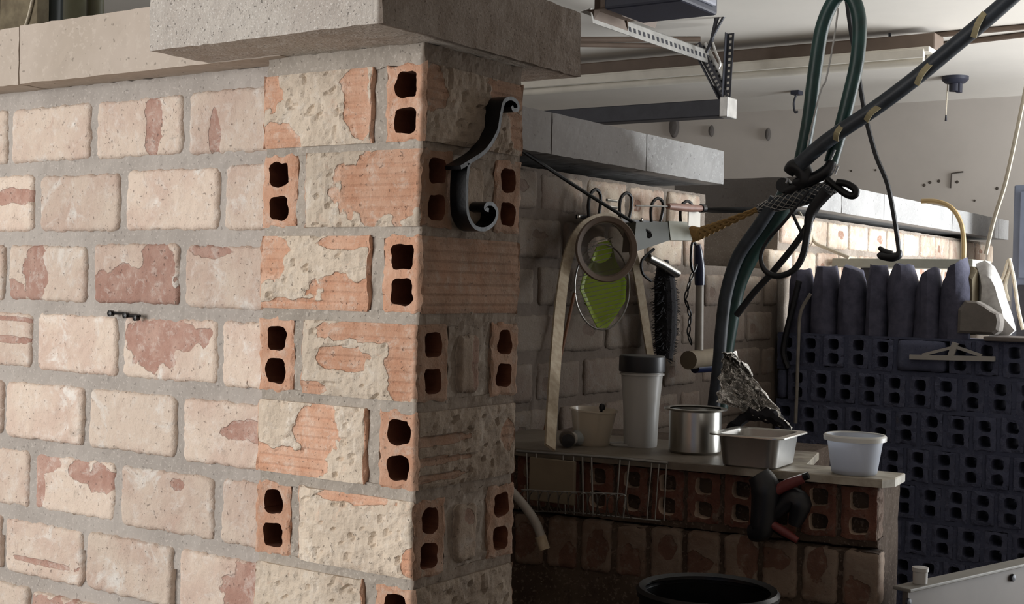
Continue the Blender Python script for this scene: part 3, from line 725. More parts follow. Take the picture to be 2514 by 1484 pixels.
# worktop slab
wx = lambda y: (-1.731-HX+y*math.sin(ANG))/math.cos(ANG)
poly = [(wx(0), 0), (-.016, 0), (.002, .03), (.004, .115), (-.19, .125), (-.22, .34), (wx(.36), .36)]
wt = MB(); vs0 = [Vector((x, y, .987)) for x, y in poly]; vs1 = [Vector((x, y, 1.001)) for x, y in poly]
ins = [Vector((x*.997-.0015, y*.98+.002, 1.003)) for x, y in poly]
wo = wt.loft([vs0, vs1, ins]).build('worktop', M_SLAB, None, loc=(HX, HY, 0), rot=(0, 0, ANG))
tag(wo, 'worn stone worktop slab lying along the top of the brick hearth', 'worktop')
hb_ = MB().box((-LW, .241, 0), (-.24, .36, .984)); hb_.build('backing', M_MORTARH, h)
ZB = 1.0032

# ------------------------------------------------------------------ things on the worktop
def at_top(px, py): return onZ(ZB, px, py)
# white tub
p = at_top(2097, 1163); t = thing('plastic_tub', 'round translucent white plastic tub standing at the right end of the worktop', 'tub', p)
R0, R1, hh = .0425, .0525, .074
MB().lathe([(.0001, 0), (R0-.003, 0), (R0, .003), (R1, hh-.008), (R1+.001, hh), (R1-.0005, hh), (R1-.0015, hh-.008), (R0-.0015, .005), (.0001, .004)], 56).build('body', M_TUB, t, True)
MB().lathe([(R1-.002, hh-.010), (R1+.0062, hh-.010), (R1+.0066, hh-.002), (R1+.004, hh+.001), (R1+.001, hh+.001), (R1-.001, hh-.002)], 56).build('rim', M_TUBRIM, t, True)
MB().lathe([(.0001, .0045), (R0-.0022, .0055), (R0-.001, .009), (.0001, .009)], 40).build('residue', M_RESIDUE, t, True)
# steel food pan
zr = ZB+.064
A, Bc, Cc = onZ(zr, 1735, 1064), onZ(zr, 1920, 1079), onZ(zr, 1986, 1060)
ang = math.atan2(Bc.y-A.y, Bc.x-A.x); w1 = (Bc-A).length; w2 = (Cc-Bc).length
w2 = max(.155, min(w2, .185))
u = (Bc-A).normalized(); v = Vector((-u.y, u.x, 0)); ctr = Bc - u*w1/2 + v*w2/2
def rr(wx, wy, r, z, n=6):
    out = []
    for cx, cy, a0 in ((1, 1, 0), (-1, 1, 90), (-1, -1, 180), (1, -1, 270)):
        for k in range(n+1):
            a = math.radians(a0+90*k/n); out.append(Vector((cx*(wx/2-r)+r*math.cos(a), cy*(wy/2-r)+r*math.sin(a), z)))
    return out
t = thing('steel_pan', 'rectangular stainless steel food pan between the pot and the white tub', 'pan', (ctr.x, ctr.y, ZB), (0, 0, ang))
iw, id_ = w1-.028, w2-.028
MB().loft([rr(iw-.022, id_-.022, .016, 0), rr(iw-.014, id_-.014, .02, .003), rr(iw, id_, .022, .060), rr(iw+.002, id_+.002, .022, .0625), rr(iw-.001, id_-.001, .022, .0625), rr(iw-.003, id_-.003, .022, .060), rr(iw-.018, id_-.018, .02, .005), rr(iw-.03, id_-.03, .016, .003)]).build('body', M_STEELM, t, True)
MB().loft([rr(iw-.001, id_-.001, .022, .0620), rr(w1, w2, .02, .0625), rr(w1+.001, w2+.001, .02, .061), rr(w1+.001, w2+.001, .02, .0635), rr(w1, w2, .02, .0642), rr(iw-.001, id_-.001, .022, .0642), rr(iw-.001, id_-.001, .022, .0620)], (False, False)).build('flange', M_STEEL, t, True)
# steel pot
p = at_top(1700, 1112); dpt = (p-CC).dot(CF); Rp = 64/FPX*dpt; hp = 108/FPX*dpt
p.y += .01
t = thing('steel_pot', 'shiny stainless steel pot with a rolled rim behind the food pan', 'pot', (p.x, p.y, ZB))
MB().lathe([(.0001, 0), (Rp-.004, 0), (Rp, .005), (Rp, hp-.003), (Rp-.0015, hp-.003), (Rp-.0015, .006), (.0001, .004)], 64).build('body', M_STEEL, t, True)
MB().lathe([(Rp-.0015, hp-.005), (Rp+.004, hp-.004), (Rp+.011, hp-.002), (Rp+.012, hp+.001), (Rp+.008, hp+.002), (Rp-.001, hp+.0005)], 64).build('rim', M_STEEL, t, True)
# tall tumbler with black lid
p = at_top(1572, 1096); d = (p-CC).dot(CF); sc = d/FPX
t = thing('lidded_tumbler', 'tall frosted plastic tumbler with a black screw lid', 'tumbler', (p.x, p.y, ZB))
hb2 = 190*sc
MB().lathe([(.0001, .004), (40*sc, 0), (41*sc, .004), (44*sc, hb2*.5), (51*sc, hb2*.93), (51*sc, hb2*.97), (49*sc, hb2), (47*sc, hb2), (43*sc, hb2*.5), (39*sc, .007), (.0001, .007)], 48).build('body', M_TUMBLER, t, True)
MB().lathe([(.0001, .0005), (37*sc, -.0), (39*sc, .003), (.0001, .0035)], 40).build('base_ring', M_BROWNM, t, True)
MB().lathe([(50*sc, hb2-.006), (56*sc, hb2-.006), (57*sc, hb2-.003), (56.5*sc, hb2+30*sc), (54*sc, hb2+33*sc), (30*sc, hb2+33*sc), (.0001, hb2+32*sc)], 48).build('lid', M_BLKPL, t, True)
MB().lathe([(51.5*sc, hb2*.92), (55*sc, hb2*.925), (55*sc, hb2*.945), (51.5*sc, hb2*.95)], 48).build('collar', M_TUMBLER, t, True)
# clear cup
p = at_top(1452, 1092); d = (p-CC).dot(CF); sc = d/FPX; hc = 88*sc
t = thing('clear_cup', 'cloudy clear plastic cup with a black pen in it, left of the tall tumbler', 'cup', (p.x, p.y, ZB), (0, math.radians(3), 0))
MB().lathe([(.0001, 0), (42*sc, 0), (43*sc, .002), (56*sc, hc-.004), (60*sc, hc-.003), (60*sc, hc), (56*sc, hc), (54.5*sc, hc-.004), (41.5*sc, .004), (.0001, .003)], 44).build('body', M_CUP, t, True)
pe = onY(p.y-.02, 1478, 1000); t2 = thing('black_pen', 'black knobbed pen leaning in the cloudy clear plastic cup', 'pen', (p.x+.01, p.y-.0, ZB+.006))
a = pe-t2.location
MB().tube([(0, 0, 0), a*.97], .003, 8).build('stem', M_BLKPL, t2, True)
MB().lathe([(.0001, -.008), (.006, -.006), (.007, 0), (.005, .006), (.0001, .008)], 14, Matrix.Translation(a)).build('knob', M_BLACK, t2, True)
# small lid disc between
p = at_top(1530, 1094)
tag(MB().lathe([(.0001, 0), (.028, 0), (.030, .003), (.029, .005), (.0001, .004)], 32).build('jar_lid', M_TUMBLER, None, True, loc=(p.x, p.y-.0, ZB)), 'flat pale plastic lid lying between the clear cup and the tall tumbler', 'lid')
# two small glasses lying at the left
for (px, py, rz, lab) in ((1392, 1098, .5, 'small dark glass jar lying on its side beside the wooden tong leg'), (1424, 1094, -.3, 'small clear glass jar lying on its side beside the cloudy cup')):
    p = at_top(px, py); sc = 2.75/FPX
    t = thing('glass_jar', lab, 'jar', (p.x, p.y+.0, ZB+20*sc), (0, 0, rz+ANG))
    Mr = Matrix.Rotation(math.pi/2, 4, 'X')
    MB().lathe([(.0001, -.022), (19*sc, -.022), (20*sc, -.018), (20*sc, .012), (15*sc, .018), (15*sc, .024), (13*sc, .024), (13*sc, .018), (18*sc, .010), (18*sc, -.018), (.0001, -.019)], 28, Mr).build('body', M_JAR if px > 1400 else M_GLASSY, t, True)
    MB().lathe([(.0001, .0235), (16*sc, .0235), (16.5*sc, .031), (.0001, .032)], 28, Mr).build('cap', M_PALEGREY if px > 1400 else M_BLACK, t, True)
# crumpled foil leaning behind the pan with dark bundle
def foil(pix, y0, dy):
    nx, ny = 26, 22; vs = []; fs = []
    tl, tr, br, bl = [onY(y0, *p) for p in pix]
    for j in range(ny+1):
        for i in range(nx+1):
            u, v = i/nx, j/ny; p = (tl*(1-u)+tr*u)*(1-v)+(bl*(1-u)+br*u)*v
            d = abs(n3(u*6, v*6, 2))*1.0+abs(n3(u*14, v*14, 8))*.5
            p = p+Vector((n3(u*9, v*9, 21)*.006, -dy*v*.5+(d-.4)*.045, n3(u*9, v*9, 31)*.006)); p.z = max(p.z, ZB+.001); vs.append(p)
    fs = [(j*(nx+1)+i, j*(nx+1)+i+1, (j+1)*(nx+1)+i+1, (j+1)*(nx+1)+i) for j in range(ny) for i in range(nx)]
    return vs, fs
vs, fs = foil(((1778, 866), (1806, 866), (1962, 1054), (1778, 985)), 2.86, .06)
o = Vector((sum(v.x for v in vs)/len(vs), 2.83, ZB)); me = mesh('foil', [v-o for v in vs], fs)
ob = link('foil_sheet', me, M_FOIL, None, o); md = ob.modifiers.new('thickness', 'SOLIDIFY'); md.thickness = .0012
tag(ob, 'crumpled sheet of aluminium foil propped up behind the steel pot and pan', 'foil')
mb = MB(); q = [onY(2.83, *p) for p in ((1790, 1056), (1815, 1034), (1850, 1020), (1890, 1022), (1920, 1040), (1935, 1062))]
o = Vector((q[2].x, 2.83, ZB)); mb.tube([v-o for v in q], [.008, .013, .015, .014, .011, .006], 12, smooth=4)
for v in mb.v: v += Vector((n3(v.x*40, v.y*40, v.z*40), n3(v.y*40, v.z*40, v.x*40), n3(v.z*60, v.x*60, v.y*60)))*.013; v.z = max(v.z, 0)
tag(mb.build('cloth_bundle', M_BRUSH, None, True, loc=o), 'dark crumpled cloth bundle under the aluminium foil sheet', 'cloth')
hb3 = MB().box((-LW+.03, .362, .60), (-.24, .52, .9990)); hb3.build('rear_ledge', M_MORTARH, h)

# dish rack hung on the front edge of the hearth
HM = Matrix.Translation((HX, HY, 0)) @ Matrix.Rotation(ANG, 4, 'Z')
def onH(ly, px, py):
    """point on the plane parallel to the hearth front, ly in front (negative) or behind"""
    r = CF + CR*((px-W/2)/FPX) - CU*((py-H/2)/FPX); n = Vector((-math.sin(ANG), math.cos(ANG), 0)); p0 = Vector((HX, HY, 0))+n*ly
    return CC + r*((p0-CC).dot(n)/r.dot(n))
t = thing('wire_rack', 'thin wire dish rack hanging from the left part of the worktop edge', 'rack', onH(-.012, 1460, 1115))
o = t.location
F = lambda px, py, ly=-.012: onH(ly, px, py)-o
MB().tube([F(1268, 1108), F(1400, 1117), F(1500, 1124), F(1560, 1130), F(1640, 1138)], .0032, 8).build('top_rail', M_WIRE, t, True)
MB().tube([F(1300, 1256), F(1400, 1258), F(1520, 1270), F(1622, 1280)], .0016, 6).build('bottom_rail', M_WIRE, t, True)
MB().tube([F(1280, 1203, -.06), F(1380, 1208, -.06), F(1530, 1214, -.06)], .0016, 6).build('front_rail', M_WIRE, t, True)
for (a, b) in ((1293, 1296), (1316, 1320), (1382, 1388), (1408, 1410), (1430, 1432), (1452, 1456), (1522, 1512), (1545, 1530), (1600, 1588), (1618, 1608), (1636, 1630)):
    MB().tube([F(a, 1112+(a-1290)*.07), F(b, 1256+(b-1290)*.07)], .0015 if a not in (1430, 1452, 1522, 1545) else .0022, 6).build('upright_wire', M_WIRE, t, True)
for k in range(11):
    x0 = 1300+k*24; y0 = 1255+k*2
    MB().tube([F(x0+14, y0), F(x0+4, y0-8, -.03), F(x0-2, y0-30, -.055), F(x0-4, 1206+k*1.2, -.06), F(x0-22, 1212+k*1.2, -.06), F(x0-28, y0-4, -.02)], .0013, 5, smooth=3).build('loop_wire', M_WIRE, t, True)
A = onH(-.008, 1302, 1122); Bq = onH(-.008, 1418, 1240)
t = thing('cutting_board', 'dull brown board standing inside the wire rack below the worktop', 'board', (0, 0, 0))
MB().box((A.x, A.y-.004, Bq.z), (Bq.x, A.y+.006, A.z), .002, None).build('panel', M_CARD, t)
# pale curved hose end under the rack
q = [onH(-.10, *p) for p in ((1240, 1190), (1285, 1240), (1318, 1290), (1337, 1350))]
o = q[-1]; mb = MB(); mb.tube([v-o for v in q], .0095, 12, smooth=5)
t = thing('hose_end', 'curved pale hose end hanging below the wire rack beside the pillar', 'hose', o)
mb.build('tube', M_PIPE, t, True); MB().tube([q[-1]-o+(q[-2]-q[-1])*.55, q[-1]-o], .0115, 12).build('collar', M_WOOD, t, True)
# red handled black pliers in front of the perforated course
o = onH(-.03, 1880, 1250); t = thing('bolt_cutter', 'black bolt cutter with dull red grips hung in front of the perforated course', 'tool', o)
G = lambda px, py, ly=-.03: onH(ly, px, py)-o
MB().tube([G(1862, 1165), G(1880, 1200), G(1878, 1250), G(1868, 1300), G(1840, 1310)], [.022, .03, .027, .024, .014], 12, smooth=4).build('head', M_BLKPL, t, True)
MB().tube([G(1890, 1225), G(1930, 1190), G(1985, 1168)], [.010, .008, .007], 8, smooth=3).build('handle', M_BLACK, t, True)
MB().tube([G(1905, 1206, -.036), G(1935, 1190, -.036), G(1972, 1176, -.036)], [.010, .011, .008], 10, smooth=3).build('grip', M_RED, t, True)
MB().tube([G(1880, 1275), G(1915, 1305), G(1958, 1330)], [.010, .009, .006], 8, smooth=3).build('handle', M_BLACK, t, True)
MB().tube([G(1896, 1288, -.036), G(1925, 1306, -.036), G(1958, 1328, -.036)], [.008, .009, .006], 10, smooth=3).build('grip', M_RED, t, True)
MB().tube([G(1900, 1265), G(1945, 1225), G(1965, 1240), G(1950, 1290)], [.012, .02, .022, .012], 10, smooth=4).build('jaw', M_BLKPL, t, True)
# black drum stove
c = onZ(.86, 1757, 1424); Rr = 165/FPX*(c-CC).dot(CF); c.y -= .03
t = thing('drum_stove', 'black iron drum stove standing in front of the brick hearth at the bottom edge', 'stove', (c.x, c.y, 0))
MB().lathe([(.0001, .0), (Rr-.01, 0), (Rr, .01), (Rr, .84), (Rr-.004, .84), (Rr-.006, .2), (.0001, .19)], 56).build('drum', M_BLACK, t, True)
MB().lathe([(Rr-.006, .836), (Rr+.004, .836), (Rr+.006, .846), (Rr+.001, .852), (Rr-.010, .848)], 56).build('rim', M_BLACK, t, True)
# sheet steel tub at the lower right
A = onZ(.80, 2196, 1452)+Vector((.02, .014, 0)); Bq = onZ(.80, 2560, 1378); dr = (Bq-A).normalized(); nr = Vector((dr.y, -dr.x, 0))
L_ = (Bq-A).length
t = thing('metal_barrier', 'beige sheet steel barrier with a folded pale rim at the lower right corner', 'barrier', A, (0, 0, math.atan2(dr.y, dr.x)))
MB().box((0, 0, -.80), (L_, .012, 0), .002).build('side_panel', M_BEIGEST, t)
MB().box((-.01, -.012, .0), (L_, .026, .007), .002).build('rim', M_SLABRIM, t)
for (px, py) in ((2216, 1458), (2470, 1400)):
    ppt = onZ(.80, px, py-8); lx = (ppt-A).dot(dr)
    MB().lathe([(.0001, 0), (.008, 0), (.007, .004), (.0001, .005)], 12, Matrix.Translation((lx, -.001, -.02)) @ Matrix.Rotation(math.pi/2, 4, 'X')).build('bolt', M_DKSTEEL, t)
p = onZ(.807, 2232, 1433)
tag(MB().lathe([(.0001, 0), (.013, 0), (.0135, .022), (.015, .023), (.015, .03), (.0001, .031)], 24).build('small_jar', M_PALEGREY, None, True, loc=A+dr*.05+Vector((-dr.y, dr.x, 0))*.007+Vector((0, 0, .0072))), 'small pale screw cap jar standing on the left end of the beige steel barrier', 'jar')

# ------------------------------------------------------------------ kitchen tools hung on the left wall
XT = XW+.045
def X_(px, py, off=0): return onX(XT+off, px, py)
o = X_(1560, 540); t = thing('hook_rail', 'black iron rail with looped wire hooks fixed to the sooted brick wall', 'rail', o)
MB().tube([X_(1415, 532, -.02)-o, X_(1700, 556, -.02)-o], .005, flat=(Vector((1, 0, 0)), .002)).build('rail_bar', M_BLACK, t)
for (px, py, s) in ((1460, 502, 46), (1536, 506, 40), (1613, 516, 36), (1685, 520, 32)):
    pts = [(px-14, py+s*.85), (px-15, py), (px-10, py-s*.55), (px+3, py-s*.8), (px+14, py-s*.5), (px+13, py+s*.2), (px+8, py+s*.8)]
    MB().tube([X_(*q)-o for q in pts], .0045, 8, smooth=5).build('hook', M_BLACK, t, True)
for (px, py) in ((1420, 533), (1575, 540)):
    MB().lathe([(.0001, 0), (.006, 0), (.004, .004), (.0001, .005)], 10, Matrix.Translation(X_(px, py, -.016)-o) @ Matrix.Rotation(math.pi/2, 4, 'Y')).build('screw', M_STEEL, t)
for dy in (0, 16):
    MB().tube([X_(1490, 491+dy, .012)-o, X_(1514, 494+dy, .012)-o], .0035, 8).build('chrome_pin', M_STEEL, t, True)
# strainer: round smoky bowl with wires, facing the room
def face_matrix(c, n): return Matrix.Translation(c) @ n.to_track_quat('Z', 'Y').to_matrix().to_4x4()
nrm = Vector((.80, -.60, .02)).normalized()
c = X_(1489, 612, .085); k = (c-CC).dot(CF)/FPX
o = c.copy(); t = thing('round_strainer', 'round smoky plastic strainer bowl hung over a lime green dish', 'strainer', o)
Mf = face_matrix(Vector((0, 0, 0)), nrm)
R_ = 82*k
MB().lathe([(R_*.99, -.004), (R_, .002), (R_*.97, .006), (R_*.84, .002), (R_*.80, -.004), (R_*.82, -.008), (R_*.95, -.006), (R_*.99, -.004)], 56, Mf).build('rim', M_BROWNM, t, True)
MB().lathe([(R_*.84, -.002), (R_*.70, -.022), (R_*.42, -.040), (R_*.40, -.042), (R_*.70, -.026), (R_*.86, -.006)], 48, Mf).build('bowl', M_GLASSY, t, True)
for i in range(5):
    yy = (-.32+i*.15)*R_; hwid = .40*R_
    MB().tube([Mf @ Vector((-hwid, yy-.10*R_, -.040)), Mf @ Vector((hwid, yy+.10*R_, -.040))], .0012, 5).build('wire', M_WIRE, t, True)
# lime green leaf dish with a wire basket ring in front
c2 = X_(1474, 742, .015); k2 = (c2-CC).dot(CF)/FPX; o = c2.copy()
t = thing('green_dish', 'lime green leaf shaped glass dish hanging behind the strainer', 'dish', o)
Mg = face_matrix(Vector((0, 0, 0)), nrm)
pts = [(1432, 680), (1452, 640), (1470, 596), (1500, 590), (1512, 640), (1538, 690), (1535, 740), (1510, 780), (1490, 806), (1468, 806), (1450, 770), (1425, 712)]
def proj(px, py, d=0):
    r = CF + CR*((px-W/2)/FPX) - CU*((py-H/2)/FPX); p0 = c2+nrm*d; return CC + r*((p0-CC).dot(nrm)/r.dot(nrm)) - o
P = [proj(*p) for p in pts]; cc = sum(P, Vector())/len(P)
MB().loft([[p-nrm*.006 for p in P], [p for p in P], [cc+(p-cc)*.7-nrm*.010 for p in P]]).build('dish', M_GREEN, t, True)
o_ = o
t = thing('wire_skimmer', 'oval wire skimmer with thin slanting wires in front of the green dish', 'skimmer', o)
ring = [proj(1478+66*math.cos(a)*1.02, 705+105*math.sin(a), .014) for a in [2*math.pi*i/40 for i in range(40)]]
MB().tube(ring, .0022, 8, closed=True).build('ring', M_WIRE, t, True)
for i in range(13):
    y0 = 668+i*11; s = math.sqrt(max(.02, 1-((y0+4-705)/105)**2))*60
    MB().tube([proj(1478-s, y0+12, .013), proj(1478+s, y0-12, .013)], .0009, 5).build('wire', M_WIRE, t, True)
# bent bamboo tong
o = X_(1490, 540, .035); t = thing('bamboo_tongs', 'long pale bent bamboo tongs straddling the strainer, one leg on the worktop', 'tongs', o)
pts = [(1348, 1112, .30), (1358, 960, .20), (1374, 760, .10), (1392, 640, .05), (1425, 565, .03), (1470, 538, .03), (1515, 545, .03), (1548, 600, .035), (1566, 680, .04), (1582, 780, .045), (1598, 885, .05)]
ft = onZ(ZB+.010, 1350, 1100)
q = [onX(XT+.005 + (ft.x-XT-.005)*max(0, (p[1]-640)/460 if k_ < 4 else 0), p[0], p[1])-o for k_, p in enumerate(pts)]; q[0] = ft-o
MB().tube(q, [.013, .0145, .015, .014, .013, .013, .013, .011, .0115, .012, .010], smooth=5, flat=(Vector((.85, -.5, 0)), .003)).build('strip', M_WOOD, t)
# second brown stick beside the left leg
q = [onX(XT-.01, *p) for p in ((1410, 720), (1380, 860), (1352, 985), (1330, 1100))]; o = q[0]
tag(MB().tube([v-o for v in q], .004, 8, smooth=3).build('brown_stick', simple('brown_stick', sr(120, 78, 50), .7), None, True, loc=o), 'thin brown stick leaning behind the left leg of the bamboo tongs', 'stick')
# grey wedge box, lit end painted pale, rod to it
o = onX(XT+.115, 1630, 570); t = thing('grey_metal_bracket', 'olive grey metal box bracket, lit end painted pale, on the wall rail', 'bracket', o)
B_ = lambda px, py, d=0: onX(XT+.115+d, px, py)-o
pf = [B_(1562, 545), B_(1645, 545), B_(1645, 590), B_(1556, 620)]
lit = [B_(1641, 543), B_(1686, 545), B_(1699, 591), B_(1646, 590)]
bk = [v+Vector((-.05, .03, 0)) for v in pf]
MB().loft([bk, pf]).build('housing', M_BOXGREY, t)
MB().loft([[v+Vector((-.02, .02, 0)) for v in lit], [v+Vector((.002, -.002, 0)) for v in lit]]).build('lit_end', M_BOXLIT, t)
MB().lathe([(.0001, 0), (.008, 0), (.007, .003), (.0001, .003)], 14, face_matrix(B_(1593, 578)+Vector((.002, -.002, 0)), Vector((.8, -.6, 0)))).build('bolt', M_BLACK, t)
q = [onX(XW+.02, 1255, 352), onX(XT+.03, 1420, 462), onX(XT+.118, 1596, 572)]; o = q[1]
tag(MB().tube([v-o for v in q], .0048, 8, smooth=4).build('diagonal_rod', M_BLACK, None, True, loc=o), 'thin black rod slanting down from behind the pillar to the grey bracket', 'rod')
# brown turned handle, white tag
o = onX(XT+.05, 1675, 510); t = thing('wooden_handle', 'brown turned wooden handle lying on the wire hooks under the concrete coping', 'handle', o)
MB().tube([onX(XT+.05, 1640, 507)-o, onX(XT+.05, 1655, 508)-o, onX(XT+.05, 1690, 511)-o, onX(XT+.05, 1722, 512)-o], [.008, .010, .011, .009], 14, smooth=4).build('grip', M_WOODDK, t, True)
MB().tube([onX(XT+.05, 1560, 505)-o, onX(XT+.05, 1640, 507)-o], .0022, 8).build('tang', M_WIRE, t, True)
MB().tube([onX(XT+.05, 1720, 512)-o, onX(XT+.05, 1728, 512)-o], .012, 14).build('end_cap', M_BLACK, t, True)
o = onX(XT+.03, 1705, 535)
tag(MB().box((-.002, -.04, -.026), (.002, .034, .026), .001).build('white_card', M_WHITEM, None, loc=o), 'small white card tag hanging under the brown turned handle', 'tag')
# mallet hanging head down
o = onX(XT+.06, 1722, 870); t = thing('rubber_mallet', 'mallet with a navy blue grip hanging head down at the end of the wall', 'mallet', o)
MX = lambda px, py: onX(XT+.06, px, py)-o
MB().tube([MX(1716, 860), MX(1718, 690)], [.0125, .0115], 12).build('shaft', M_PIPE, t, True)
MB().tube([MX(1718, 700), MX(1717, 660), MX(1714, 620), MX(1712, 600)], [.014, .016, .013, .009], 14, smooth=4).build('grip', M_BLUEGRIP, t, True)
MB().tube([MX(1712, 606), MX(1700, 596), MX(1696, 640), MX(1702, 668), MX(1710, 650)], .004, 8, smooth=4).build('lanyard', M_BLACK, t, True)
MB().tube([MX(1690, 885), MX(1757, 877)], .026, 18).build('head', M_CARD, t, True)
MB().tube([MX(1706, 905), MX(1752, 902)], .014, 14).build('pad', M_BLUEGRIP, t, True)
# chain of dark links
t = thing('black_chain', 'thin black chain hanging beside the mallet shaft', 'chain', onX(XT+.03, 1690, 760)); o = t.location
cp = [(1702, 668), (1694, 690), (1688, 712), (1682, 735), (1690, 757), (1695, 778), (1692, 800), (1690, 822), (1697, 845)]
for i in range(len(cp)-1):
    A, Bq = onX(XT+.03, *cp[i])-o, onX(XT+.03, *cp[i+1])-o; dv = (Bq-A)
    s = Vector((.6, -.3, 0)).normalized()*.005 if i % 2 else Vector((.3, .6, 0)).normalized()*.005
    MB().tube([A-dv*.1, A+dv*.5+s, Bq+dv*.1, A+dv*.5-s], .0022, 6, closed=True, smooth=4).build('chain_link', M_BLACK, t, True)
# black brush
o = onX(XT+.02, 1632, 760); t = thing('soot_brush', 'long black bristle soot brush hanging between the tongs and the mallet', 'brush', o)
ctl = [onX(XT+.02, *p)-o for p in ((1628, 640), (1632, 690), (1635, 750), (1634, 820), (1632, 880))]; rad = [.022, .048, .053, .050, .036]
mb = MB(); mb.tube(ctl, [r*.6 for r in rad], 14, smooth=4)
for i in range(900):
    f_ = random.random()*3.999; j = int(f_); g = f_-j; p = ctl[j].lerp(ctl[j+1], g); r = rad[j]*(1-g)+rad[j+1]*g
    a = rnd(0, 6.283); d = Vector((math.cos(a)*.55, math.sin(a), rnd(-.55, .1))); e = p+d*r*rnd(.8, 1.25)
    if e.x+o.x < XW+.006: e.x = XW+.006-o.x
    mb.tube([p+d*r*.4, e], [.0022, .0006], 3)
mb.build('bristles', M_BRUSH, t)
MB().tube([onX(XT+.05, 1590, 632)-o, onX(XT+.05, 1625, 650)-o, onX(XT+.05, 1662, 672)-o], .012, 12).build('tin_ferrule', M_STEEL, t, True)
MB().tube([onX(XT+.05, *p)-o for p in ((1605, 612), (1576, 640), (1578, 672), (1598, 690))], .004, 8, smooth=4).build('wire_loop', M_BLACK, t, True)

# ------------------------------------------------------------------ hoses and cords hanging at the notch
YH = 2.95
def Hh_(px, py, d=0): return onY(YH+d, px, py)
o = Hh_(1950, 430)
t = tag(MB().tube([Hh_(*p)-o for p in ((1962, 415), (1985, 300), (2000, 180), (2018, 70), (2045, 5), (2072, -18), (2098, 5), (2110, 60), (2104, 150), (2084, 240), (2062, 325), (2040, 400))], .0165, 14, smooth=8).build('green_hose_loop', M_RUBBER, None, True, loc=o), 'dark green rubber hose looping up to the ceiling and back', 'hose')
t = thing('taped_cable', 'thick dark cable wrapped in tan tape slanting up to the right', 'cable', o)
path = [(1962, 405), (2010, 362), (2060, 325), (2150, 265), (2250, 190), (2340, 115), (2430, 40), (2500, -22)]
qs = [Hh_(*p, -.038)-o for p in path]
MB().tube(qs, .0175, 14, smooth=6).build('cable', M_DKHOSE, t, True)
for (a, b) in (((2126, 297), (2158, 262)), ((2250, 208), (2285, 156)), ((2390, 92), (2418, 30)), ((2052, 345), (2066, 310))):
    A, Bq = Hh_(*a, -.052)-o, Hh_(*b, -.052)-o; m_ = (A+Bq)/2+Vector((.0, -.012, 0))
    MB().tube([A, m_, Bq], .0065, smooth=4, flat=(Vector((0, 1, 0)), .0012)).build('tape_wrap', M_TAPE, t)
# hub with clamps
t = thing('cable_clamp', 'black clamp knot where the hoses and the thick cable are tied together', 'clamp', o)
MB().tube([Hh_(*p, -.01)-o for p in ((1935, 425), (1950, 410), (1972, 420), (1975, 445), (1950, 452))], [.014, .02, .022, .02, .012], 12, smooth=4).build('body', M_BLKPL, t, True)
MB().tube([Hh_(*p, -.01)-o for p in ((1930, 470), (1985, 445), (2030, 420), (2042, 395))], [.012, .014, .016, .01], 10, smooth=4).build('arm', M_BLKPL, t, True)
MB().tube([Hh_(*p, -.02)-o for p in ((2030, 440), (2052, 458), (2080, 478), (2098, 480), (2100, 466), (2080, 452), (2055, 448))], .0085, 10, smooth=5).build('hook_loop', M_BLACK, t, True)
for (a, b) in (((2043, 425), (2053, 402)), ((2050, 428), (2058, 408)), ((1930, 450), (1934, 440)), ((2040, 392), (2050, 368))):
    MB().tube([Hh_(*a, -.03)-o, Hh_(*b, -.03)-o], .003, 8).build('steel_pin', M_STEEL, t, True)
MB().lathe([(.0001, -.01), (.017, -.01), (.019, 0), (.017, .01), (.0001, .01)], 18, Matrix.Translation(Hh_(1925, 455, -.01)-o) @ Matrix.Rotation(math.pi/2, 4, 'X')).build('knob', M_BLKPL, t, True)
# braided sleeve: dark tube with bright diamond strands
t = thing('braided_sleeve', 'grey braided net sleeve tied to the golden rope', 'sleeve', o)
pth = [Hh_(*p)-o for p in ((1862, 514), (1910, 500), (1960, 486), (2010, 472), (2050, 458))]
MB().tube(pth, [.010, .017, .020, .019, .014], 14, smooth=4).build('core', M_DKHOSE, t, True)
ax = pth[-1]-pth[0]; tn = ax.normalized(); s1 = tn.orthogonal().normalized(); s2 = tn.cross(s1)
br = MB()
for sg in (1, -1):
    for k in range(9):
        pts = []
        for i in range(41):
            f_ = i/40; a = sg*f_*7.5+2*math.pi*k/9; j = min(3, int(f_*4)); g = f_*4-j
            p = pth[j]*(1-g)+pth[j+1]*g; rad = [.010, .017, .020, .019, .014][j]*(1-g)+[.010, .017, .020, .019, .014][j+1]*g+.0012
            pts.append(p+(s1*math.cos(a)+s2*math.sin(a))*rad)
        br.tube(pts, .0011, 4)
ob = br.build('strands', M_ZINC, t, True); ob['kind'] = 'stuff'
# golden rope
t = thing('golden_rope', 'twisted golden rope from the grey bracket to the braided sleeve', 'rope', onX(XT+.09, 1715, 570)); o2 = t.location
e0 = onX(XT+.085, 1700, 575); e1 = Hh_(1866, 512)
base = [e0, e0.lerp(e1, .12)+Vector((0, 0, -.006)), e0.lerp(e1, .5)+Vector((0, 0, -.004)), e1]
for k in range(3):
    pts = []
    for i in range(61):
        f_ = i/60; j = min(2, int(f_*3)); g = f_*3-j; p = base[j].lerp(base[j+1], g); a = f_*30+k*2.094; rad = .009*(1-f_)+.0035
        pts.append(p-o2+(Vector((.3, -.5, .8)).normalized()*math.cos(a)+Vector((.5, -.3, -.6)).normalized()*math.sin(a))*rad)
    MB().tube(pts, [(.007*(1-i/60)+.0028) for i in range(61)], 8).build('strand', M_ROPE, t, True)
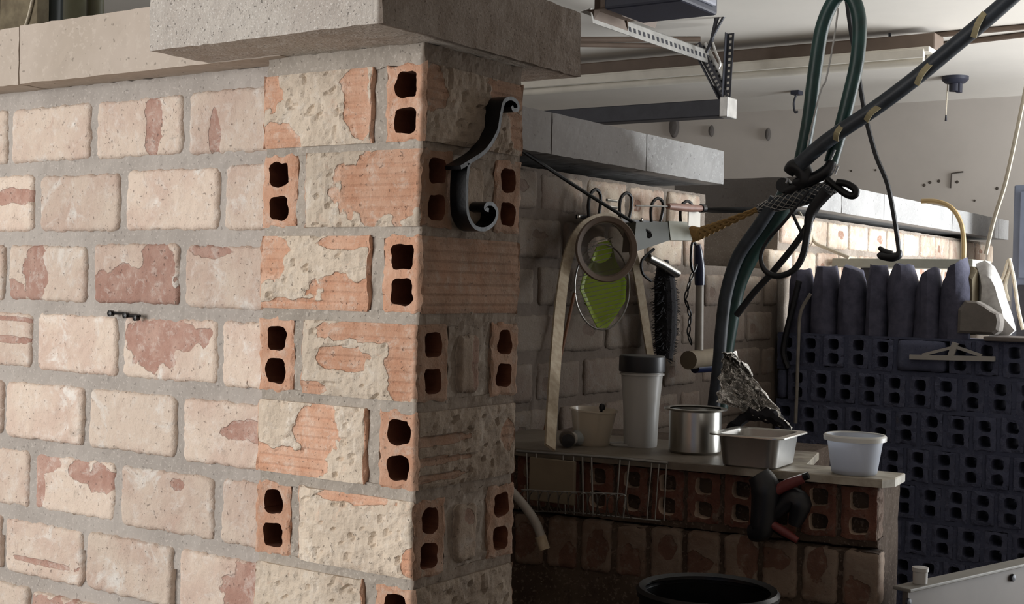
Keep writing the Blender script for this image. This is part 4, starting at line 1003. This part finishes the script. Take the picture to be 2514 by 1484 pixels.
# thick bundle of hoses going down behind the pot
for (path, r_, nm, lab, m_) in (
    (((1935, 470), (1905, 530), (1850, 610), (1808, 700), (1788, 800), (1772, 900), (1764, 1004)), .024, 'green_hose', 'thick dark green hose falling from the clamp to the worktop behind the pot', M_RUBBER),
    (((1905, 488), (1866, 550), (1812, 630), (1784, 715), (1772, 800), (1764, 900), (1752, 1000)), .016, 'black_hose', 'black hose running close beside the thick green hose down to the worktop', M_DKHOSE),
    (((2020, 480), (1995, 530), (1960, 590), (1900, 665), (1850, 720), (1808, 775)), .008, 'thin_hose', 'thin black hose slanting down left from the clamp across the white bricks', M_BLKPL)):
    q = [Hh_(*p, .045 if 'green' in nm else .0) for p in path]
    oo = q[-1]; tag(MB().tube([v-oo for v in q], r_, 12, smooth=7).build(nm, m_, None, True, loc=oo), lab, 'hose')
pth = [(1985, 470), (1925, 545), (1885, 590), (1868, 630), (1878, 664), (1908, 678), (1948, 664), (1972, 625), (1982, 570), (1992, 520), (2030, 470)]
q = [Hh_(*p, -.04) for p in pth]; oo = q[0]
tag(MB().tube([v-oo for v in q], [.004, .004, .004, .005, .0065, .007, .0075, .008, .0085, .012, .016], 12, smooth=7).build('black_cable_loop', M_BLKPL, None, True, loc=oo), 'black cable loop hanging below the clamp in front of the white bricks', 'cable')
for path, r_, lab, nm, m_, yy in (
    (((1958, 515), (1985, 560), (2000, 595), (2030, 610), (2065, 625), (2085, 633)), .006, 'pale knotted cord drooping onto the metal shelf edge', 'knotted_cord', M_CORD, 4.45),
    (((1936, 478), (1945, 520), (1962, 560), (1985, 600)), .004, 'short black lead crossing the left edge of the white bricks', 'black_lead', M_BLKPL, YH),
    (((2078, -10), (2090, 80), (2105, 170), (2125, 285), (2150, 380), (2178, 450), (2193, 520), (2204, 590), (2207, 615)), .0075, 'thin black cable hanging from the ceiling to a black hook by the white bricks', 'hanging_cable', M_BLKPL, 3.9),
    (((1990, 722), (1965, 770), (1960, 850), (1957, 940), (1953, 1040)), .006, 'pale thin string hanging down in front of the dark perforated wall', 'thin_string', M_PIPE, 4.138),
    (((1962, 690), (1945, 760), (1928, 830), (1924, 870), (1935, 905)), .011, 'dark hose hanging from the leftmost log down the dark wall', 'dark_hose', M_BLKPL, 4.134),
    (((2262, 494), (2300, 495), (2335, 510), (2358, 545), (2366, 590), (2366, 640)), .0085, 'yellow cable arching over the white coping down behind the logs', 'yellow_cable', M_YELLOW, 4.75),
    (((2522, 200), (2495, 330), (2468, 450), (2440, 540), (2420, 625)), .007, 'thin straw coloured string hanging down at the right by the coping', 'straw_string', M_CORD, 4.35),
    (((2058, 20), (2045, 110), (2028, 195), (2018, 215), (2005, 260), (1985, 345), (1975, 410)), .0022, 'fine steel wire hanging between the two legs of the green hose loop', 'steel_wire', M_ZINC, YH-.03)):
    q = [onY(yy, *p) for p in path]; oo = q[-1]
    tag(MB().tube([v-oo for v in q], r_, 8, smooth=6).build(nm, m_, None, True, loc=oo), lab, 'cord' if 'cord' in nm or 'string' in nm or 'lead' in nm else ('cable' if 'cable' in nm else ('hose' if 'hose' in nm else 'wire')))
o = onY(3.9, 2185, 620); t = thing('cable_hook', 'black hook at the end of the thin hanging cable by the white bricks', 'hook', o)
MB().tube([onY(3.9, *p)-o for p in ((2207, 612), (2206, 626), (2190, 632), (2165, 628), (2158, 622))], [.006, .012, .014, .013, .008], 10, smooth=4).build('body', M_BLKPL, t, True)
MB().tube([onY(3.9, *p)-o for p in ((2190, 624), (2172, 618), (2158, 608))], [.010, .009, .006], 10, smooth=3).build('prong', M_BLKPL, t, True)

# ------------------------------------------------------------------ under the garage ceiling
# opener unit
zo = 2.19
A, Bq, Cq = onZ(zo, 1482, 23), onZ(zo, 1574, 58), onZ(zo, 1752, 34)
x0, x1, y0, y1 = A.x, Cq.x, A.y, max(Bq.y, Cq.y)
t = thing('door_opener', 'dark blue garage door opener unit hanging under the ceiling', 'opener', ((x0+x1)/2, (y0+y1)/2, zo)); o = t.location
MB().box((x0-o.x, y0-o.y, 0), (x1-o.x, y1-o.y, .16), .008).build('housing', M_OPENER, t)
MB().box((x1-o.x-.001, y0-o.y+.05, .02), (x1-o.x+.012, y1-o.y-.03, .14), .008).build('lamp_lens', M_LENS, t)
MB().tube([(x1-o.x-.02, y1-o.y-.02, .155), (x1-o.x-.02, y1-o.y-.02, .21)], .01, 8).build('hanger', M_DKSTEEL, t)
MB().box((x0-o.x-.10, y0-o.y+.3, .03), (x0-o.x, y1-o.y-.1, .15), .03).build('motor_cover', M_BROWNM, t)
for i in range(3):
    MB().box((x1-o.x+.0118, y1-o.y-.16+i*.03, .07), (x1-o.x+.0135, y1-o.y-.145+i*.03, .115)).build('vent_slot', M_WHITEM, t)
# slotted angle frame with track
t = thing('track_hanger', 'slotted steel angle hanger carrying the dark door track', 'hanger', (0, 0, 0))
ya = onZ(2.30, 1735, 122).y
def slotted(p, q, w, m, par, dark, nh, side):
    A, Bq = Vector(p), Vector(q); d = (Bq-A).normalized(); s = (side-d*side.dot(d)).normalized(); n = d.cross(s)
    mb = MB(); th = .003
    mb.loft([[A, A+s*w, A+s*w+n*th, A+n*th], [Bq, Bq+s*w, Bq+s*w+n*th, Bq+n*th]]); mb.loft([[A, A+n*w*.8, A+n*w*.8+s*th, A+s*th], [Bq, Bq+n*w*.8, Bq+n*w*.8+s*th, Bq+s*th]])
    f = mb.build('angle_iron', m, par)
    for i in range(nh):
        c = A.lerp(Bq, (i+.5)/nh)+s*w*.55; l = (Bq-A).length/nh*.22
        k = MB()
        k.loft([[c-d*l-s*w*.16-n*.001, c+d*l-s*w*.16-n*.001, c+d*l+s*w*.16-n*.001, c-d*l+s*w*.16-n*.001], [c-d*l-s*w*.16+n*(th+.001), c+d*l-s*w*.16+n*(th+.001), c+d*l+s*w*.16+n*(th+.001), c-d*l+s*w*.16+n*(th+.001)]]).build('slot', dark, f)
J = onY(ya, 1735, 122); J0 = onZ(J.z, 1450, 18)
slotted(J0, J+Vector((0, .02, 0)), .055, M_ZINC, t, M_DKSTEEL, 26, Vector((.2, 0, -1)))
K = onY(ya, 1772, 250); slotted(onY(ya, 1702, 115), K, .035, M_DKSTEEL, t, M_PALEGREY, 14, Vector((1, 0, 0)))
slotted(onY(ya+.02, 1712, 120), onY(ya+.02, 1762, 215), .045, M_ZINC, t, M_DKSTEEL, 8, Vector((1, 0, 0)))
slotted(onY(ya, 1778, 80)+Vector((0, .03, 0)), onY(ya, 1776, 255), .03, M_DKSTEEL, t, M_WHITEM, 12, Vector((1, 0, 0)))
Ka = onY(ya, 1240, 285); Kb = onY(ya, 1792, 258)
MB().box((Ka.x, ya-.03, Kb.z-.045), (Kb.x, ya+.05, Kb.z+.022), .004).build('track', M_DKSTEEL, t)
MB().box((Kb.x-.03, ya-.034, Kb.z-.05), (Kb.x+.006, ya+.055, Kb.z+.03), .004).build('end_bracket', M_ZINC, t)
# bungee hook from opener
o = onY(ya-.1, 1755, 90); t = thing('bungee_hook', 'bent wire hook and cord hanging from the opener onto the slotted angle', 'hook', o)
MB().tube([onY(ya-.1, *p)-o for p in ((1760, 12), (1758, 45), (1752, 75), (1745, 105), (1734, 128))], .007, 8, smooth=4).build('cord', M_DKSTEEL, t, True)
MB().tube([onY(ya-.1, *p)-o for p in ((1734, 130), (1748, 95), (1766, 60), (1778, 38), (1772, 30), (1762, 45), (1752, 80), (1745, 115))], .006, 8, smooth=4).build('loop', M_DKSTEEL, t, True)
MB().tube([onY(ya-.1, *p)-o for p in ((1750, 105), (1758, 130), (1768, 155), (1764, 168))], .005, 8, smooth=4).build('tail', M_ZINC, t, True)
# fluorescent shop light
zl = 2.29
A = onZ(zl, 1280, 212); Bq = onZ(zl, 2300, 146)
yl = (A.y+Bq.y)/2
Al = onY(yl, 1230, 190); Bl = onY(yl, 2306, 120)
t = thing('shop_light', 'long brown enamelled fluorescent shop light under the ceiling', 'light', ((Al.x+Bl.x)/2, yl, zl)); o = t.location
hl = (Bl.x-Al.x)/2; zt_ = onY(yl, 1900, 120).z-zl
MB().box((-hl, -.06, .02), (hl, .06, .085), .006).build('housing', M_BROWNM, t)
MB().box((-hl, -.13, .0), (hl, .13, .02), .004).box((-hl+.02, -.135, -.022), (hl-.02, -.115, .012), .003).build('reflector', M_WHITEM, t)
MB().tube([(-hl+.04, -.06, -.026), (hl-.04, -.06, -.026)], .019, 14).build('tube', M_WHITEM, t, True)
for s in (-1, 1):
    MB().box((s*(hl-.02)-.015, -.05, -.035), (s*(hl-.02)+.015, .05, .0), .003).build('tube_socket', M_WHITEM, t)
    MB().tube([(s*(hl-.2), 0, .085), (s*(hl-.2), 0, .109)], .006, 6).build('hanger', M_DKSTEEL, t)
# conduits
for (p, q, lab) in (((1200, 98), (1720, 96), 'upper of the two thin brown conduits left of the slotted angle'), ((1200, 106), (1720, 114), 'lower of the two thin brown conduits left of the slotted angle'),
                    ((2296, 86), (2560, 62), 'upper of the two thin conduits on the ceiling at the right'), ((2310, 110), (2560, 80), 'lower of the two thin conduits on the ceiling at the right')):
    A, Bq = onZ(2.389, *p), onZ(2.389, *q); oo = (A+Bq)/2
    tag(MB().tube([A-oo, Bq-oo], .011, 8).build('conduit', M_BROWNM, None, True, loc=oo), lab, 'conduit', 'ceiling conduits')
# lamp holder with pull cord
c = onZ(2.385, 2345, 196); t = thing('lamp_holder', 'dark round ceiling lamp holder with a pull cord near the back wall', 'lamp holder', (c.x, c.y, 2.4)); k = (c-CC).dot(CF)/FPX
MB().lathe([(.0001, 0), (32*k, 0), (32*k, -8*k), (24*k, -16*k), (14*k, -18*k), (14*k, -36*k), (.0001, -36*k)], 30).build('base', M_OPENER, t, True)
MB().box((3*k, -10*k, -40*k), (16*k, 10*k, -14*k), .004).build('switch', M_OPENER, t)
MB().tube([(-18*k, 0, -14*k), (-20*k, 0, -95*k)], .003, 6).build('pull_cord', M_CORD, t); MB().lathe([(.0001, -.02), (.006, -.018), (.004, .01), (.0001, .012)], 10, Matrix.Translation((-20*k, 0, -98*k))).build('pull_knob', M_DKSTEEL, t, True)
c = onZ(2.39, 1957, 228); t = thing('ceiling_bracket', 'small dark ceiling bracket with a hanging wire loop', 'bracket', (c.x, c.y, 2.4)); k = (c-CC).dot(CF)/FPX
MB().box((-12*k, -.03, -10*k), (10*k, .03, 0), .003).build('plate', M_OPENER, t)
MB().tube([(-2*k, 0, -8*k), (-8*k, 0, -30*k), (-4*k, 0, -52*k), (3*k, 0, -50*k)], .006, 8, smooth=4).build('loop', M_DKSTEEL, t, True)
M_SMUDGE = simple('dull_brown_grey', sr(92, 86, 82), .9, 0, .1, 20, 0)
# wall slots
for (px, py, w, h_, lab) in ((1655, 312, 22, 34, 'widest dark oval mark on the back wall under the track'), (1747, 322, 10, 18, 'middle of the three dark oval hooks on the back wall'), (1886, 330, 10, 20, 'rightmost dark oval hook on the back wall behind the hoses')):
    c = onY(7.215, px, py); k = (c-CC).dot(CF)/FPX
    mb = MB(); mb.lathe([(.0001, 0), (1, 0), (.8, .02), (.0001, .025)], 20, Matrix.Rotation(math.pi/2, 4, 'X'))
    for v in mb.v: v.x *= w*k*.6; v.z *= h_*k*.8
    tag(mb.build('wall_hook', M_SMUDGE, None, True, loc=c), lab, 'hook', 'dark marks on the back wall')
# blue grey locker at the right edge with cords
q = onY(6.2, 2490, 455); t = thing('steel_locker', 'blue grey steel locker cut off by the right edge of the picture', 'locker', (q.x, 6.2, 0))
MB().box((0, 0, 0), (.9, .5, q.z), .006).build('carcass', M_BLUEGREY, t)
MB().box((.03, -.015, q.z-1.2), (.87, -.001, q.z-.45), .004).build('door', M_DKSTEEL, t)
MB().box((.03, -.015, q.z-.42), (.87, -.001, q.z-.03), .004).build('door', M_BLUEGREY, t)
for pts, lab in ((((2478, 635), (2490, 690), (2500, 760), (2512, 810)), 'pale thin cord hanging down beside the steel locker'), (((2476, 640), (2464, 680), (2452, 700)), 'short pale cord bending left beside the steel locker'), (((2484, 655), (2468, 700), (2476, 740)), 'loose pale cable end between the bark slab and the locker')):
    q = [onY(5.6, *p) for p in pts]; oo = q[0]
    tag(MB().tube([v-oo for v in q], .008, 8, smooth=4).build('white_string', M_CORD, None, True, loc=oo), lab, 'cord', 'cords beside the locker')

# ------------------------------------------------------------------ timber and tubes standing behind the front wall
def stand(pxl, pxr, y, name, lab, m, cat, round_=False, top=2.25, th=.03):
    A, Bq = onY(y, pxl, 40), onY(y, pxr, 40); w = (Bq.x-A.x); c = ((A.x+Bq.x)/2, y, 0)
    mb = MB()
    if round_: mb.lathe([(.0001, 0), (w/2, 0), (w/2, top), (w/2-.004, top), (w/2-.004, .01), (.0001, .01)], 28)
    else: mb.box((-w/2, -th/2, 0), (w/2, th/2, top), .003)
    tag(mb.build(name, m, None, round_, loc=c), lab, cat)
stand(-60, 13, 1.75, 'wood_plank', 'dark weathered plank at the far left edge behind the brick wall', simple('dark_plank', sr(82, 72, 60), .85, 0, .12, 25, .3), 'plank')
stand(14, 106, 1.72, 'wood_plank', 'wide olive weathered plank with a string on it behind the brick wall', M_OLDWOOD, 'plank')
stand(108, 143, 1.80, 'green_tube', 'dark green tube standing behind the brick wall', M_DKGREEN, 'tube', True)
stand(144, 218, 1.93, 'olive_tube', 'fat olive plastic tube standing behind the brick wall', M_OLIVE, 'tube', True)
stand(220, 247, 1.88, 'olive_tube', 'slim olive tube beside the grey beam behind the brick wall', M_OLIVE, 'tube', True)
q = [onY(1.70, *p) for p in ((82, -20), (77, 8), (68, 45), (58, 75))]; oo = q[0]
tag(MB().tube([v-oo for v in q], .0026, 8, smooth=4).build('plank_string', M_CORD, None, True, loc=oo), 'pale string hanging over the olive weathered plank', 'string')
A = onY(1.62, 254, 12); Bq = onY(1.62, 420, -6)
tag(MB().box((-.02, 0, 0), (.5, .3, .07), .004).build('grey_beam', M_GREYBOARD, None, loc=(A.x, 1.62, 1.757)), 'grey painted beam end lying behind the concrete cap', 'beam')
